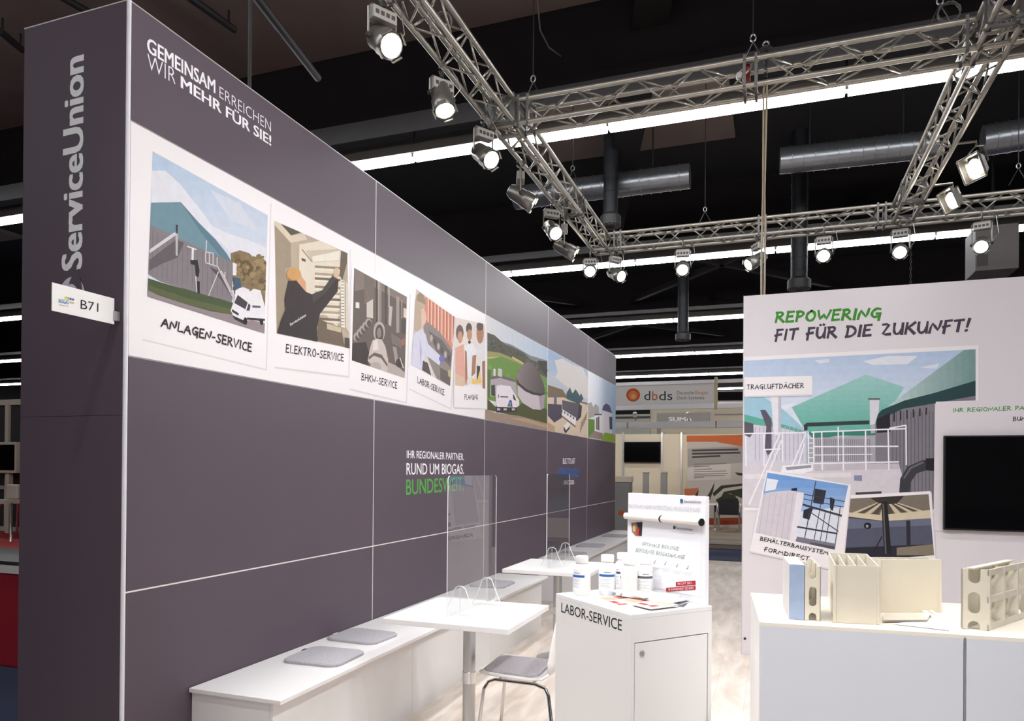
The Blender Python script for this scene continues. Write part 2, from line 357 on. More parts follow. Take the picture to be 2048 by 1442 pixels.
# end face lettering and emblem
PYE = dict(y=0.0); NYE = (0, -1, 0)
lettering('ServiceUnion', (250, 248, 252), P(164, 535, **PYE), P(168, 111, **PYE), P(124, 541, **PYE), NYE, wl, .03, cap='S')
cen = P(144.5, 592, **PYE); RR = 0.077
def disc(cx, cz, rx, rz, a0=0, a1=2*math.pi, n=26): return [cen+Vector((cx+rx*math.cos(a0+(a1-a0)*i/n), 0, cz+rz*math.sin(a0+(a1-a0)*i/n))) for i in range(n+1 if a1-a0 < 6.2 else n)]
mb = MB(); off = Vector((0, -.003, 0))
mb.poly([p+off for p in disc(0, 0, RR, RR*1.08)], 0); mb.poly([p+off*1.2 for p in disc(0.02, .015, .042, .076)], 1); mb.poly([p+off*1.4 for p in disc(-.004, -.008, .044, .06)], 0)
mb.build('emblem', [ink((214, 210, 218)), DARK], wl)

# --- photo prints on the white band
Q = K(290, 290, 3.696); FR1 = Q([(55, 45), (907, 520), (880, 1392), (17, 1118)])
def card(frame_px, name='photo_card', parent=None, plane=PX, nrm=NX, base=.001, sh=(2, 3.5), w=WHITEP):
    """printed white card with its drop shadow printed as a grey shape"""
    mb = MB(); n = Vector(nrm)
    mb.poly([P(u+sh[0], v+sh[1], **plane)+n*base*.2 for u, v in frame_px], 0); mb.poly([P(u, v, **plane)+n*(base+.0006)*.2 for u, v in frame_px], 1)  # lower grey copy is the card's drop shadow, drawn into the print
    return mb.build(name, [ink((218, 209, 214)), w], parent)
card([(297, 268), (541, 404), (531.5, 738), (282.5, 677)], parent=wl)
L = [((196, 206, 222), FR1)]+strips((176, 194, 216), (226, 222, 228), FR1, 12)
a = lambda c, pts: L.append((c, Q(pts)))
0 and a((176, 196, 218), [(60, 45), (300, 170), (907, 520), (900, 700), (640, 560), (330, 330), (55, 120)])
a((220, 219, 227), [(50, 190), (150, 190), (260, 290), (370, 430), (500, 600), (600, 650), (760, 700), (893, 760), (890, 900), (640, 800), (300, 480), (45, 440)])
a((206, 210, 222), [(480, 330), (700, 430), (840, 640), (640, 560)])
a((132, 112, 84), [(632, 800), (700, 778), (770, 800), (800, 830), (850, 820), (895, 860), (888, 1200), (840, 1100), (750, 1060), (640, 1000)])
a((104, 84, 62), [(680, 860), (760, 850), (800, 900), (780, 990), (700, 960)]); a((156, 132, 96), [(800, 850), (870, 840), (890, 900), (850, 960), (810, 940)])
L += blobs([(142, 120, 88), (120, 100, 74), (158, 134, 98), (104, 88, 66), (128, 116, 78)], 655, 890, 795, 1090, 70, 9, 24, lambda x, y: y > 800+abs(x-700)*.12, 3)
a((112, 142, 154), [(45, 427), (262, 422), (400, 580), (520, 700), (600, 800), (640, 868), (520, 810), (400, 760), (250, 690), (160, 645), (38, 592)])
a((94, 124, 138), [(262, 422), (400, 580), (520, 700), (600, 800), (640, 868), (560, 828), (420, 660)])
a((132, 124, 128), [(38, 592), (160, 645), (250, 690), (400, 760), (520, 810), (645, 870), (640, 1160), (470, 1115), (300, 1065), (120, 1010), (22, 955)])
for i in range(16):
    x = 55+i*37; a((114, 106, 111), ln(x, 610+x*.42, x-6, 950+x*.3, 4))
a((100, 92, 97), [(30, 850), (225, 700), (285, 720), (240, 830), (120, 880), (28, 930)]); a((90, 82, 86), [(470, 900), (540, 930), (645, 1140), (560, 1000)])
a((208, 203, 206), [(28, 775), (210, 648), (236, 648), (238, 670), (220, 670), (30, 802)]); a((186, 180, 184), [(222, 660), (241, 660), (238, 822), (224, 815)])
a((60, 55, 60), [(224, 590), (240, 590), (237, 655), (227, 655)])
a((226, 222, 224), [(310, 745), (378, 770), (376, 778), (310, 753)]); a((224, 220, 224), [(342, 765), (358, 768), (356, 850), (340, 850)])
a((48, 45, 52), [(330, 850), (385, 850), (400, 930), (392, 978), (372, 970), (365, 890), (335, 880)]); a((44, 42, 50), [(380, 1005), (402, 1010), (402, 1100), (384, 1098)]); a((222, 216, 220), ln(372, 970, 380, 1100, 6))
for q in ((445, 790, 445, 870), (500, 800, 500, 885), (530, 830, 530, 900), (445, 790, 500, 800), (445, 870, 535, 900), (472, 795, 472, 880), (452, 705, 448, 790), (540, 935, 465, 1118), (535, 900, 655, 1145), (560, 930, 660, 1130), (588, 940, 586, 985)): a((206, 200, 204), ln(*q, 7))
a((70, 88, 112), [(645, 975), (700, 985), (710, 1060), (660, 1080)]); a((224, 220, 222), [(645, 868), (674, 880), (672, 965), (645, 962)])
a((74, 86, 58), [(20, 985), (125, 1020), (300, 1068), (470, 1118), (645, 1165), (640, 1255), (480, 1228), (300, 1178), (100, 1112), (18, 1075)])
a((92, 98, 66), [(18, 1035), (300, 1130), (640, 1215), (640, 1255), (300, 1178), (18, 1075)])
a((146, 132, 136), [(18, 1075), (100, 1112), (300, 1178), (480, 1228), (640, 1255), (885, 1320), (880, 1392), (17, 1118)])
a((228, 224, 228), [(664, 1075), (700, 1055), (740, 1062), (770, 1085), (800, 1062), (850, 1075), (865, 1130), (885, 1200), (885, 1290), (760, 1295), (730, 1320), (660, 1280), (630, 1225), (640, 1190), (660, 1150)])
a((66, 62, 70), [(682, 1108), (756, 1165), (738, 1215), (656, 1168)]); a((70, 66, 74), [(762, 1170), (776, 1185), (770, 1225), (745, 1225)]); a((60, 56, 62), [(638, 1212), (690, 1245), (686, 1262), (640, 1234)])
a((52, 48, 54), [(640, 1258), (730, 1298), (728, 1325), (660, 1290)]); a((58, 54, 60), [(750, 1275), (885, 1285), (885, 1300), (750, 1292)])
a((40, 38, 42), ell(738, 1302, 15, 28)); a((40, 38, 42), ell(858, 1308, 12, 24)); a((90, 90, 110), [(790, 1185), (850, 1190), (850, 1205), (790, 1202)])
picture('photo_print', L, PX, NX, wl, frame=FR1, step=.0001)
wl_mark('ANLAGEN-SERVICE', (52, 46, 52), (321.8, 653), (502, 703.7), (322.5, 634), .1)
# electrician at a cabinet
Q = K(540, 420, 4.241); FR2 = Q([(35, 90), (655, 365), (672, 1175), (55, 1045)])
card([(544, 424), (699, 496), (697, 752), (547, 733)], parent=wl, base=.0045)
L = [((184, 168, 148), FR2)]
a((160, 144, 124), [(38, 130), (175, 285), (180, 480), (130, 500), (140, 600), (120, 850), (55, 1045)]); a((214, 200, 180), [(35, 90), (95, 115), (180, 220), (290, 195), (312, 250), (180, 278), (40, 130)])
a((92, 86, 72), [(90, 118), (268, 190), (176, 215)]); a((224, 213, 196), [(248, 292), (420, 262), (600, 345), (600, 590), (570, 1000), (315, 700), (245, 500)])
a((204, 190, 170), [(300, 345), (595, 330), (585, 430), (360, 445)]); a((232, 224, 210), [(355, 395), (590, 345), (585, 425), (362, 440)]); a((150, 134, 114), ln(270, 335, 355, 440, 9)); a((90, 80, 70), [(265, 405), (300, 420), (300, 440), (268, 430)])
for i, y in enumerate((470, 530, 570, 640, 690, 740, 800, 850, 910, 970, 1030)):
    a(((150, 134, 112), (176, 160, 138), (120, 104, 88))[i % 3], [(378, y), (595, y+14), (595, y+34), (378, y+20)]); a((232, 224, 210), [(385, y+24), (590, y+38), (590, y+50), (385, y+36)])
a((112, 98, 84), [(400, 920), (600, 1000), (630, 1160), (400, 1110)]); a((200, 184, 158), [(480, 960), (600, 1000), (600, 1040), (480, 1010)])
a((106, 94, 80), [(600, 345), (655, 368), (650, 450), (612, 590), (588, 560)]); a((236, 230, 218), [(595, 595), (630, 600), (632, 1000), (602, 1000)])
for y in range(605, 1000, 26): a((150, 138, 124), [(600, y), (626, y+2), (626, y+10), (600, y+8)])
a((212, 202, 186), [(636, 600), (664, 640), (668, 1040), (636, 1000)]); a((84, 74, 68), [(632, 1080), (672, 1090), (672, 1175), (632, 1165)])
a((206, 156, 100), ell(198, 552, 62, 66)); a((212, 160, 128), [(225, 590), (272, 575), (298, 610), (304, 700), (262, 670), (225, 620)]); a((176, 120, 78), [(140, 560), (160, 620), (225, 640), (225, 590), (190, 600)])
a((218, 182, 152), [(548, 490), (578, 490), (576, 590), (532, 560)])
a((60, 52, 52), [(150, 600), (220, 600), (300, 695), (350, 715), (440, 680), (525, 560), (578, 592), (570, 690), (420, 880), (395, 990), (400, 1125), (55, 1048), (90, 930), (125, 850), (118, 760)])
a((74, 65, 64), [(350, 715), (440, 680), (525, 560), (560, 585), (450, 720), (360, 790)])
picture('photo_print', L, PX, NX, wl, frame=FR2, base=.0055)
o, b, h = (Q([p])[0] for p in ((165, 985), (300, 900), (160, 962)))
lettering('ServiceUnion', (236, 232, 232), P(*o, **PX), P(*b, **PX), P(*h, **PX), NX, wl, .01, base=.022)
wl_mark('ELEKTRO-SERVICE', (52, 46, 52), (571, 704.6), (686.5, 722.8), (571, 688.7))
# engine room
Q = K(690, 520, 4.807); FR3 = Q([(85, 75), (593, 355), (572, 1137), (63, 965)])
card([(704, 520), (819, 585), (811.5, 804), (697.5, 776.5)], parent=wl, base=.0075)
L = [((104, 92, 87), FR3)]
a((132, 118, 112), [(85, 75), (593, 355), (590, 430), (280, 260), (90, 300)]); a((120, 107, 101), [(180, 120), (280, 180), (280, 400), (185, 420)]); a((232, 222, 218), [(100, 405), (136, 410), (136, 466), (100, 460)]); a((206, 194, 186), [(206, 412), (268, 376), (268, 562), (206, 550)])
for x0, x1, y0, y1, c in ((318, 330, 205, 590, (184, 172, 166)), (336, 348, 215, 590, (150, 138, 132)), (414, 428, 255, 450, (176, 164, 158)), (296, 306, 190, 600, (80, 70, 66)), (380, 400, 240, 620, (84, 74, 70)), (490, 520, 350, 700, (158, 145, 138)), (540, 548, 380, 560, (170, 156, 150))): a(c, [(x0, y0), (x1, y0+6), (x1, y1), (x0, y1)])
a((190, 178, 170), [(420, 440), (455, 450), (440, 640), (415, 620)]); a((84, 74, 74), [(545, 560), (590, 580), (586, 720), (540, 700)]); a((214, 198, 186), [(560, 460), (592, 470), (590, 560), (560, 550)])
for i in range(5): a((168, 156, 150), ell(110+i*28, 740-i*34, 32, 44)); a((92, 82, 78), ell(118+i*28, 748-i*34, 22, 34))
a((64, 56, 54), [(68, 800), (200, 790), (230, 900), (215, 1010), (63, 965)])
a((178, 165, 158), ell(326, 690, 56, 100)); a((88, 78, 74), ell(328, 705, 40, 85)); a((140, 127, 120), ell(325, 700, 22, 50))
a((196, 184, 178), [(238, 850), (260, 775), (300, 755), (350, 765), (385, 830), (412, 960), (412, 1090), (300, 1050), (215, 970)]); a((104, 92, 88), [(225, 930), (280, 890), (350, 910), (405, 1000), (405, 1030), (345, 945), (275, 920), (225, 960)]); a((220, 208, 202), [(270, 780), (310, 765), (320, 860), (265, 870)]); a((176, 162, 156), ell(290, 1030, 55, 50))
a((152, 104, 90), [(528, 770), (572, 750), (572, 815), (540, 825)]); a((120, 108, 104), [(440, 700), (530, 760), (540, 850), (450, 800)]); a((158, 145, 140), [(455, 830), (490, 840), (512, 980), (480, 990)]); a((176, 163, 158), [(410, 980), (500, 1020), (570, 1080), (572, 1137), (400, 1080)]); a((70, 60, 58), ell(520, 990, 35, 45)); a((206, 196, 190), ln(525, 940, 560, 1040, 9))
picture('photo_print', L, PX, NX, wl, frame=FR3, base=.0085, step=.0001)
wl_mark('BHKW-SERVICE', (52, 46, 52), (722.5, 759.8), (793.4, 777.4), (722.5, 746))
# laboratory
Q = K(810, 560, 5.15); FR4 = Q([(112, 90), (510, 380), (463, 1093), (60, 868)])
card([(829.5, 565), (914.5, 626), (900.5, 816), (815.5, 775.5)], parent=wl, base=.0045)
L = [((212, 202, 196), FR4)]
a((214, 142, 116), [(205, 170), (510, 380), (500, 720), (300, 520), (190, 440)])
for i in range(8):
    x = 235+i*35; a((236, 206, 190), [(x, 190+i*24), (x+9, 196+i*24), (x+7, 470+i*26), (x-2, 460+i*26)]); a((176, 96, 76), [(x+14, 200+i*24), (x+20, 204+i*24), (x+18, 470+i*26), (x+12, 462+i*26)])
a((142, 130, 126), [(185, 470), (230, 430), (360, 540), (490, 720), (480, 800), (463, 1093), (330, 1030), (240, 820), (200, 600)]); a((112, 100, 100), [(240, 520), (380, 620), (480, 760), (470, 900), (330, 760)])
for i in range(6): a(((176, 166, 162), (96, 84, 84))[i % 2], ell(270+i*36, 600+i*42, 14, 36))
a((102, 94, 90), [(360, 900), (463, 960), (463, 1093), (360, 1020)]); a((178, 168, 120), ell(455, 960, 16, 40))
a((188, 168, 146), [(100, 230), (120, 160), (150, 125), (195, 160), (215, 260), (170, 310), (165, 540), (96, 520)]); a((160, 138, 118), [(120, 160), (150, 125), (195, 160), (215, 260), (170, 235), (120, 215)]); a((222, 188, 172), [(165, 300), (205, 320), (222, 400), (190, 475), (165, 465)])
a((210, 208, 226), [(85, 560), (165, 500), (210, 560), (235, 660), (372, 790), (352, 880), (205, 770), (165, 930), (58, 870)]); a((178, 176, 204), [(150, 600), (170, 720), (160, 900), (148, 760)]); a((108, 114, 188), ell(375, 812, 29, 34)); a((84, 76, 78), [(172, 925), (182, 830), (232, 855), (268, 985)])
picture('photo_print', L, PX, NX, wl, frame=FR4, base=.0055)
wl_mark('LABOR-SERVICE', (52, 46, 52), (834.2, 765.2), (887.8, 790.7), (834.2, 753))

# last three bays: full bleed site photographs
def bay_frame(c0, c1, z0=2.006, z1=2.994):
    def pj(y, z):
        q = Vector((0, y, z))-CAM; d = q.dot(CF); return (1024+F_PX*q.dot(CR)/d, PY-F_PX*q.dot(CU)/d)
    return [pj(c0, z1), pj(c1, z1), pj(c1, z0), pj(c0, z0)]
Q = K(960, 620, 5.15)
FR = bay_frame(2*WY+.01, 3*WY-.006); L = [((208, 206, 212), FR)]+strips((222, 218, 222), (176, 192, 212), FR, 12, 0)
0 and a((186, 196, 210), [(430, 250), (690, 390), (690, 520), (450, 420)]); a((120, 126, 134), [(150, 300), (330, 360), (520, 470), (690, 520), (690, 580), (500, 560)])
a((84, 80, 70), [(55, 225), (150, 260), (250, 350), (330, 380), (450, 440), (520, 510), (600, 540), (690, 600), (690, 700), (430, 560), (240, 480), (55, 450)]); L += blobs([(66, 66, 56), (88, 86, 70), (76, 80, 60), (98, 94, 78)], 60, 690, 230, 640, 60, 10, 22, lambda x, y: 250+x*.5 < y < 330+x*.52, 5)
a((150, 148, 92), [(55, 420), (200, 440), (300, 480), (450, 550), (440, 600), (300, 530), (55, 530)]); a((196, 176, 130), [(60, 490), (200, 480), (205, 492), (60, 515)]); a((196, 180, 120), [(330, 475), (450, 545), (440, 560), (330, 500)])
a((106, 142, 62), [(55, 510), (220, 480), (440, 570), (690, 700), (690, 1060), (55, 920)]); L += blobs([(116, 150, 70), (96, 132, 56), (124, 152, 80)], 60, 690, 520, 900, 40, 12, 28, lambda x, y: y > 540+abs(x-220)*.35, 6)
a((60, 58, 52), [(590, 520), (690, 530), (690, 690), (620, 600)]); a((90, 110, 54), [(55, 600), (110, 620), (110, 900), (55, 900)])
a((172, 162, 168), [(105, 710), (205, 690), (362, 740), (372, 780), (382, 920), (100, 890)]); a((110, 100, 100), [(105, 690), (200, 668), (362, 720), (362, 745), (205, 700), (105, 716)]); a((214, 206, 208), [(135, 605), (158, 605), (158, 680), (135, 680)]); a((198, 190, 192), [(185, 600), (225, 610), (225, 690), (180, 680)]); a((66, 72, 58), [(112, 775), (150, 770), (155, 890), (112, 880)])
a((80, 82, 48), [(50, 890), (160, 1000), (380, 1000), (440, 950), (690, 1020), (690, 1190), (400, 1100), (45, 1020)]); a((154, 134, 120), [(40, 1010), (160, 1060), (400, 1090), (690, 1170), (690, 1260), (30, 1140)]); a((176, 150, 124), [(300, 1110), (480, 1120), (690, 1190), (690, 1215), (480, 1160)])
a((198, 186, 194), [(385, 760), (470, 840), (600, 880), (668, 870), (655, 1010), (620, 1030), (540, 1020), (440, 960), (385, 880)]); a((160, 148, 158), [(600, 880), (668, 870), (655, 1010), (620, 1030)]); a((62, 55, 58), [(368, 690), (400, 752), (480, 815), (560, 850), (640, 862), (668, 838), (660, 870), (620, 885), (540, 872), (460, 835), (385, 770)])
L += strips((138, 124, 122), (84, 74, 76), Q([(370, 690), (392, 620), (440, 560), (490, 535), (540, 550), (600, 630), (650, 750), (667, 830), (640, 862), (560, 850), (470, 808), (398, 750)]), 12, 0); 0 and a((112, 100, 99), [(370, 690), (392, 620), (440, 560), (490, 535), (540, 550), (600, 630), (650, 750), (667, 830), (640, 862), (560, 850), (470, 808), (398, 750)]); 0 and a((140, 126, 124), [(400, 640), (450, 565), (500, 548), (530, 580), (480, 660), (430, 690)])
a((56, 48, 52), [(160, 985), (378, 990), (372, 1050), (165, 1056)]); a((228, 218, 225), [(168, 780), (210, 772), (310, 785), (345, 850), (400, 930), (402, 985), (370, 1003), (170, 997), (160, 930)]); a((58, 52, 60), [(335, 862), (352, 885), (372, 938), (340, 918)]); a((70, 130, 62), [(275, 992), (300, 945), (318, 998)]); a((54, 84, 160), [(288, 960), (305, 925), (322, 930), (332, 1000), (318, 998), (308, 950)]); a((92, 88, 104), [(182, 872), (192, 872), (192, 908), (184, 905)]); a((98, 94, 108), [(205, 885), (288, 890), (288, 902), (205, 900)])
for x in (172, 240, 325): a((190, 180, 186), [(x, 1012), (x+34, 1014), (x+32, 1034), (x, 1034)])
picture('photo_print', L, PX, NX, wl, frame=FR, step=.0001)
FR = bay_frame(3*WY+.006, 4*WY-.006); L = [((150, 172, 200), FR)]+strips((150, 172, 200), (206, 206, 212), FR, 8)
a((206, 200, 198), [(770, 520), (850, 500), (950, 560), (1060, 600), (1105, 700), (1112, 920), (900, 830), (760, 720), (800, 640)]); a((182, 186, 196), [(700, 640), (760, 680), (900, 800), (890, 850), (700, 760)]); a((122, 102, 76), [(695, 770), (850, 820), (900, 900), (1115, 960), (1112, 1010), (695, 930)])
a((208, 188, 168), [(690, 900), (860, 900), (1115, 980), (1115, 1330), (690, 1245)]); a((182, 150, 120), [(690, 1150), (770, 1200), (770, 1260), (690, 1245)])
a((66, 88, 92), [(888, 862), (925, 795), (950, 860), (985, 815), (1028, 885), (1040, 855), (1066, 915), (1020, 970), (890, 915)]); a((94, 88, 98), [(845, 928), (1022, 965), (1000, 1145), (848, 1030)]); a((66, 62, 70), [(1000, 1145), (1022, 965), (1050, 990), (1040, 1100)]); a((228, 222, 224), [(818, 1005), (988, 1110), (982, 1185), (818, 1062)])
for i in range(5): a((94, 90, 102), [(835+i*30, 1025+i*18), (850+i*30, 1034+i*18), (850+i*30, 1056+i*18), (835+i*30, 1047+i*18)])
a((76, 71, 84), [(698, 965), (842, 975), (842, 1110), (765, 1160), (698, 1090)]); a((100, 106, 124), [(760, 850), (790, 850), (790, 975), (760, 970)]); a((60, 52, 54), ln(820, 1075, 985, 1205, 9)); a((226, 222, 226), [(862, 1190), (905, 1150), (925, 1185), (885, 1240)]); a((54, 50, 54), [(862, 1200), (885, 1240), (925, 1195), (920, 1225), (880, 1272), (862, 1240)])
for i in range(5): a((140, 122, 108), ln(1030+i*14, 1260-i*30, 1045+i*14, 1150-i*24, 8))
picture('photo_print', L, PX, NX, wl, frame=FR)
FR = bay_frame(4*WY+.006, 5*WY-.008); L = [((228, 224, 226), FR)]+strips((230, 226, 228), (168, 192, 222), FR, 10, 0); a((166, 160, 158), [(1112, 960), (1150, 950), (1165, 1000), (1190, 965), (1222, 1000), (1225, 1080), (1112, 1120)])
a((98, 132, 62), [(1112, 1120), (1185, 1130), (1178, 1250), (1112, 1315)]); a((152, 134, 124), [(1112, 1315), (1178, 1245), (1260, 1255), (1270, 1335)]); a((232, 228, 232), [(1180, 1090), (1262, 1058), (1268, 1270), (1180, 1245)]); a((110, 96, 96), [(1195, 1110), (1232, 1095), (1232, 1240), (1195, 1230)]); a((224, 218, 226), [(1265, 1040), (1355, 1065), (1358, 1285), (1265, 1260)]); a((70, 70, 84), [(1330, 1100), (1362, 1100), (1362, 1230), (1335, 1230)]); a((90, 88, 118), [(1256, 1030), (1270, 985), (1300, 962), (1335, 985), (1360, 1062), (1300, 1042)])
for i in range(3): a((200, 194, 196), ln(1210+i*18, 1090, 1210+i*18, 1250, 4))
a((142, 172, 60), [(1248, 1320), (1285, 1262), (1370, 1278), (1412, 1295), (1412, 1380), (1250, 1345)]); a((188, 150, 84), [(1370, 1280), (1412, 1290), (1412, 1345), (1375, 1330)]); a((84, 72, 66), [(1180, 1070), (1255, 1070), (1255, 1082), (1180, 1085)])
picture('photo_print', L, PX, NX, wl, frame=FR)
# team photo card overlaps the first site photograph
Q = K(810, 560, 5.15); FR5 = Q([(512, 385), (822, 455), (822, 1125), (512, 1085)])
card([(908.5, 628), (972.5, 643), (972.5, 817), (907, 814)], parent=wl, base=.0165, sh=(1.5, 2))
L = [((224, 214, 208), FR5)]
a((112, 88, 78), ell(560, 545, 40, 84)); a((196, 148, 122), ell(564, 590, 27, 62)); a((218, 164, 148), [(512, 700), (600, 660), (614, 900), (640, 1085), (512, 1085)]); a((214, 186, 160), [(512, 960), (600, 1000), (640, 1100), (512, 1090)])
a((86, 72, 64), ell(655, 500, 31, 58)); a((182, 136, 110), ell(660, 565, 26, 58)); a((50, 42, 42), ell(660, 640, 14, 18)); a((228, 228, 234), [(612, 680), (690, 650), (735, 720), (705, 1000), (640, 1000)]); a((168, 120, 96), [(690, 780), (730, 770), (720, 960), (680, 1000)]); a((168, 120, 96), [(612, 720), (632, 740), (640, 1010), (618, 1080)])
a((170, 122, 96), ell(770, 545, 38, 112)); a((94, 74, 64), ell(768, 478, 36, 46)); a((222, 218, 224), [(738, 670), (825, 630), (825, 1020), (770, 1010)]); a((62, 56, 66), [(735, 880), (770, 890), (765, 1060), (735, 1040)]); a((228, 194, 112), [(680, 1015), (740, 1030), (770, 920), (785, 1060), (690, 1075)]); a((160, 112, 86), [(790, 840), (825, 830), (825, 1125), (795, 1110)]); a((232, 228, 232), [(600, 1090), (680, 1070), (790, 1090), (790, 1125), (600, 1100)])
picture('photo_print', L, PX, NX, wl, frame=FR5, base=.0175, step=.00015)
wl_mark('PLANUNG', (52, 46, 52), (928.2, 799), (954.2, 799.7), (928.2, 788.5), base=.0155)

# ------------------------------------------------------------------ right wall (free-standing white graphic wall, 3 m)
YR = 4.053
wr = struct(MB().box(2.333, 8.2, YR, YR+0.06, 0, 3.005).build('wall_right', mat('white_graphic_wall', (220, 213, 218), 0.5, var=0.01, scale=3)))
MB().box(2.328, 2.3335, YR-.001, YR+.061, 0, 3.007).build('edge_profile', ALU, wr)
for u in (1489.8, 1505.6):
    MB().lathe([(.011, 0), (.011, .004), (.007, .007)], P(u, 1277, y=YR), (0, -1, 0), 12).build('bolt_head', STEEL, wr)
PR = dict(y=YR); NR = (0, -1, 0)
def wr_mark(t, rgb, o, b, h, wt=.085, base=.004): return marker(t, rgb, P(*o, **PR), P(*b, **PR), P(*h, **PR), NR, wr, base=base, wt=wt)
wr_mark('REPOWERING', (66, 140, 52), (1550.3, 644.8), (1760, 637), (1552, 624.8), .12)
wr_mark('FIT FÜR DIE ZUKUNFT!', (76, 66, 78), (1549.5, 680.9), (1937, 661.7), (1551, 660), .115)
Q = K(1470, 640, 3.277)
FRB = [(1488.5, 721.5), (1951, 698.6), (1951, 1020), (1488.5, 1014)]
card([(1488.5, 714), (1957, 690), (1957, 1026), (1488.5, 1020)], parent=wr, plane=PR, nrm=NR, sh=(3, 5))
L = [((186, 200, 224), FRB)]+strips((176, 194, 222), (222, 226, 236), [(1488.5, 700), (1951, 698.6), (1951, 860), (1488.5, 860)], 10)
0 and a((200, 210, 228), [(60, 400), (300, 330), (800, 300), (1200, 320), (1200, 520), (60, 620)]); a((222, 224, 234), [(840, 270), (1000, 235), (1200, 235), (1130, 290), (900, 295)]); a((218, 222, 232), [(520, 265), (610, 255), (620, 275), (560, 285)]); a((218, 222, 232), [(1210, 310), (1340, 285), (1320, 320)]); a((222, 226, 234), [(300, 560), (400, 540), (330, 600)])
L += strips((160, 200, 198), (98, 172, 154), Q([(330, 590), (860, 357), (1110, 440), (1060, 520), (900, 760), (480, 760), (440, 690)]), 12); 0 and a((144, 194, 188), [(330, 590), (500, 510), (860, 357), (1110, 440), (1060, 520), (930, 640), (900, 760), (480, 760), (440, 690)]); 0 and a((110, 178, 162), [(340, 600), (700, 600), (1000, 560), (930, 640), (900, 770), (480, 770), (440, 690)]); a((66, 128, 112), [(470, 735), (930, 715), (920, 760), (700, 755), (520, 785)])
a((168, 165, 173), [(470, 775), (920, 755), (930, 940), (470, 940)])
for i in range(26): a((126, 122, 130), [(530+i*14, 780), (535+i*14, 780), (535+i*14, 925), (530+i*14, 925)])
a((156, 194, 212), [(60, 490), (180, 500), (320, 590), (430, 690), (450, 728), (300, 685), (60, 620)]); a((96, 168, 150), [(60, 618), (300, 680), (450, 725), (440, 748), (300, 708), (60, 680)]); a((206, 202, 214), [(60, 680), (300, 705), (460, 748), (462, 950), (60, 950)])
for i in range(12): a((178, 174, 188), [(130+i*28, 700), (136+i*28, 700), (136+i*28, 920), (130+i*28, 920)])
a((92, 88, 98), [(60, 665), (120, 680), (122, 740), (95, 770), (60, 750)]); a((92, 90, 102), [(165, 590), (200, 590), (240, 650), (240, 860), (215, 890), (195, 840), (205, 700)])
a((226, 224, 232), [(235, 495), (302, 495), (302, 745), (262, 760), (250, 700)]); a((186, 184, 196), [(284, 495), (302, 495), (302, 745), (284, 750)])
L += strips((186, 204, 204), (118, 150, 148), Q([(1000, 565), (1500, 197), (1580, 190), (1580, 400), (1300, 482), (1110, 540)]), 12, 0); 0 and a((176, 198, 198), [(1000, 560), (1150, 460), (1500, 197), (1580, 190), (1580, 400), (1300, 480), (1110, 540)]); 0 and a((128, 158, 156), [(1200, 505), (1400, 400), (1580, 260), (1580, 400), (1300, 480)])
a((126, 121, 130), [(920, 700), (960, 640), (1100, 570), (1315, 540), (1580, 485), (1580, 1260), (1150, 1260), (1080, 950), (920, 930)])
for i in range(16): a((104, 99, 108), [(1030+i*24, 600), (1037+i*24, 600), (1037+i*24, 1240), (1030+i*24, 1240)])
a((46, 70, 72), [(918, 640), (960, 590), (1110, 528), (1300, 480), (1580, 396), (1580, 495), (1315, 545), (1100, 582), (965, 645), (925, 705)]); a((44, 40, 46), [(930, 650), (1015, 610), (1018, 735), (930, 740)])
for i in range(6): a((52, 48, 54), [(1038+i*42, 600-i*5), (1048+i*42, 600-i*5), (1048+i*42, 665-i*9), (1038+i*42, 668-i*9)])
a((214, 212, 220), [(882, 522), (946, 522), (942, 600), (918, 680), (885, 690)]); a((98, 104, 104), [(870, 512), (950, 512), (948, 524), (875, 524)]); a((176, 172, 184), [(888, 690), (915, 680), (918, 740), (890, 745)])
a((54, 64, 66), [(450, 690), (470, 674), (880, 658), (880, 682), (476, 698), (474, 725), (452, 725)])
a((208, 201, 208), [(60, 945), (1075, 945), (1100, 1060), (1150, 1260), (60, 1260)]); a((190, 183, 191), [(520, 940), (1075, 940), (1078, 975), (520, 990)]); a((222, 216, 220), [(60, 1010), (760, 1000), (760, 1030), (60, 1040)])
a((132, 136, 162), [(780, 1018), (832, 1018), (832, 1056), (780, 1052)]); a((70, 66, 72), [(790, 1130), (960, 1122), (960, 1140), (790, 1146)])
WLN = (236, 234, 240)
for q in ((500, 735, 1120, 712), (1120, 690, 1122, 950), (1010, 710, 1120, 690), (520, 830, 1070, 828), (520, 885, 900, 880), (500, 940, 1075, 930), (60, 745, 465, 738), (568, 735, 572, 985), (708, 730, 710, 985), (855, 725, 858, 985), (1003, 715, 1008, 985), (480, 735, 482, 940), (515, 735, 517, 940), (295, 745, 92, 1210), (305, 790, 200, 1050), (465, 745, 355, 1000), (455, 810, 400, 1000), (190, 745, 190, 960), (70, 760, 72, 960), (310, 740, 312, 930), (190, 850, 300, 845), (676, 700, 678, 925)): a(WLN, ln(*q, 9 if q[1] != 885 else 6))
for i in range(6): a(WLN, ln(480, 775+i*32, 517, 775+i*32, 6))
a(WLN, [(310, 955), (510, 940), (510, 985), (440, 1010), (300, 1000)]); a((150, 146, 156), [(330, 965), (500, 950), (500, 968), (340, 985)])
a((62, 60, 66), [(1320, 912), (1230, 918), (1130, 960), (1082, 1040), (1075, 1135), (1147, 1128), (1152, 1060), (1190, 1005), (1250, 985), (1320, 985)]); a((104, 102, 108), [(1230, 926), (1145, 965), (1100, 1040), (1110, 1042), (1155, 975), (1235, 938)]); a((40, 38, 42), [(1250, 908), (1320, 905), (1320, 990), (1250, 985)])
picture('photo_print', L, PR, NR, wr, frame=FRB, step=.00012)
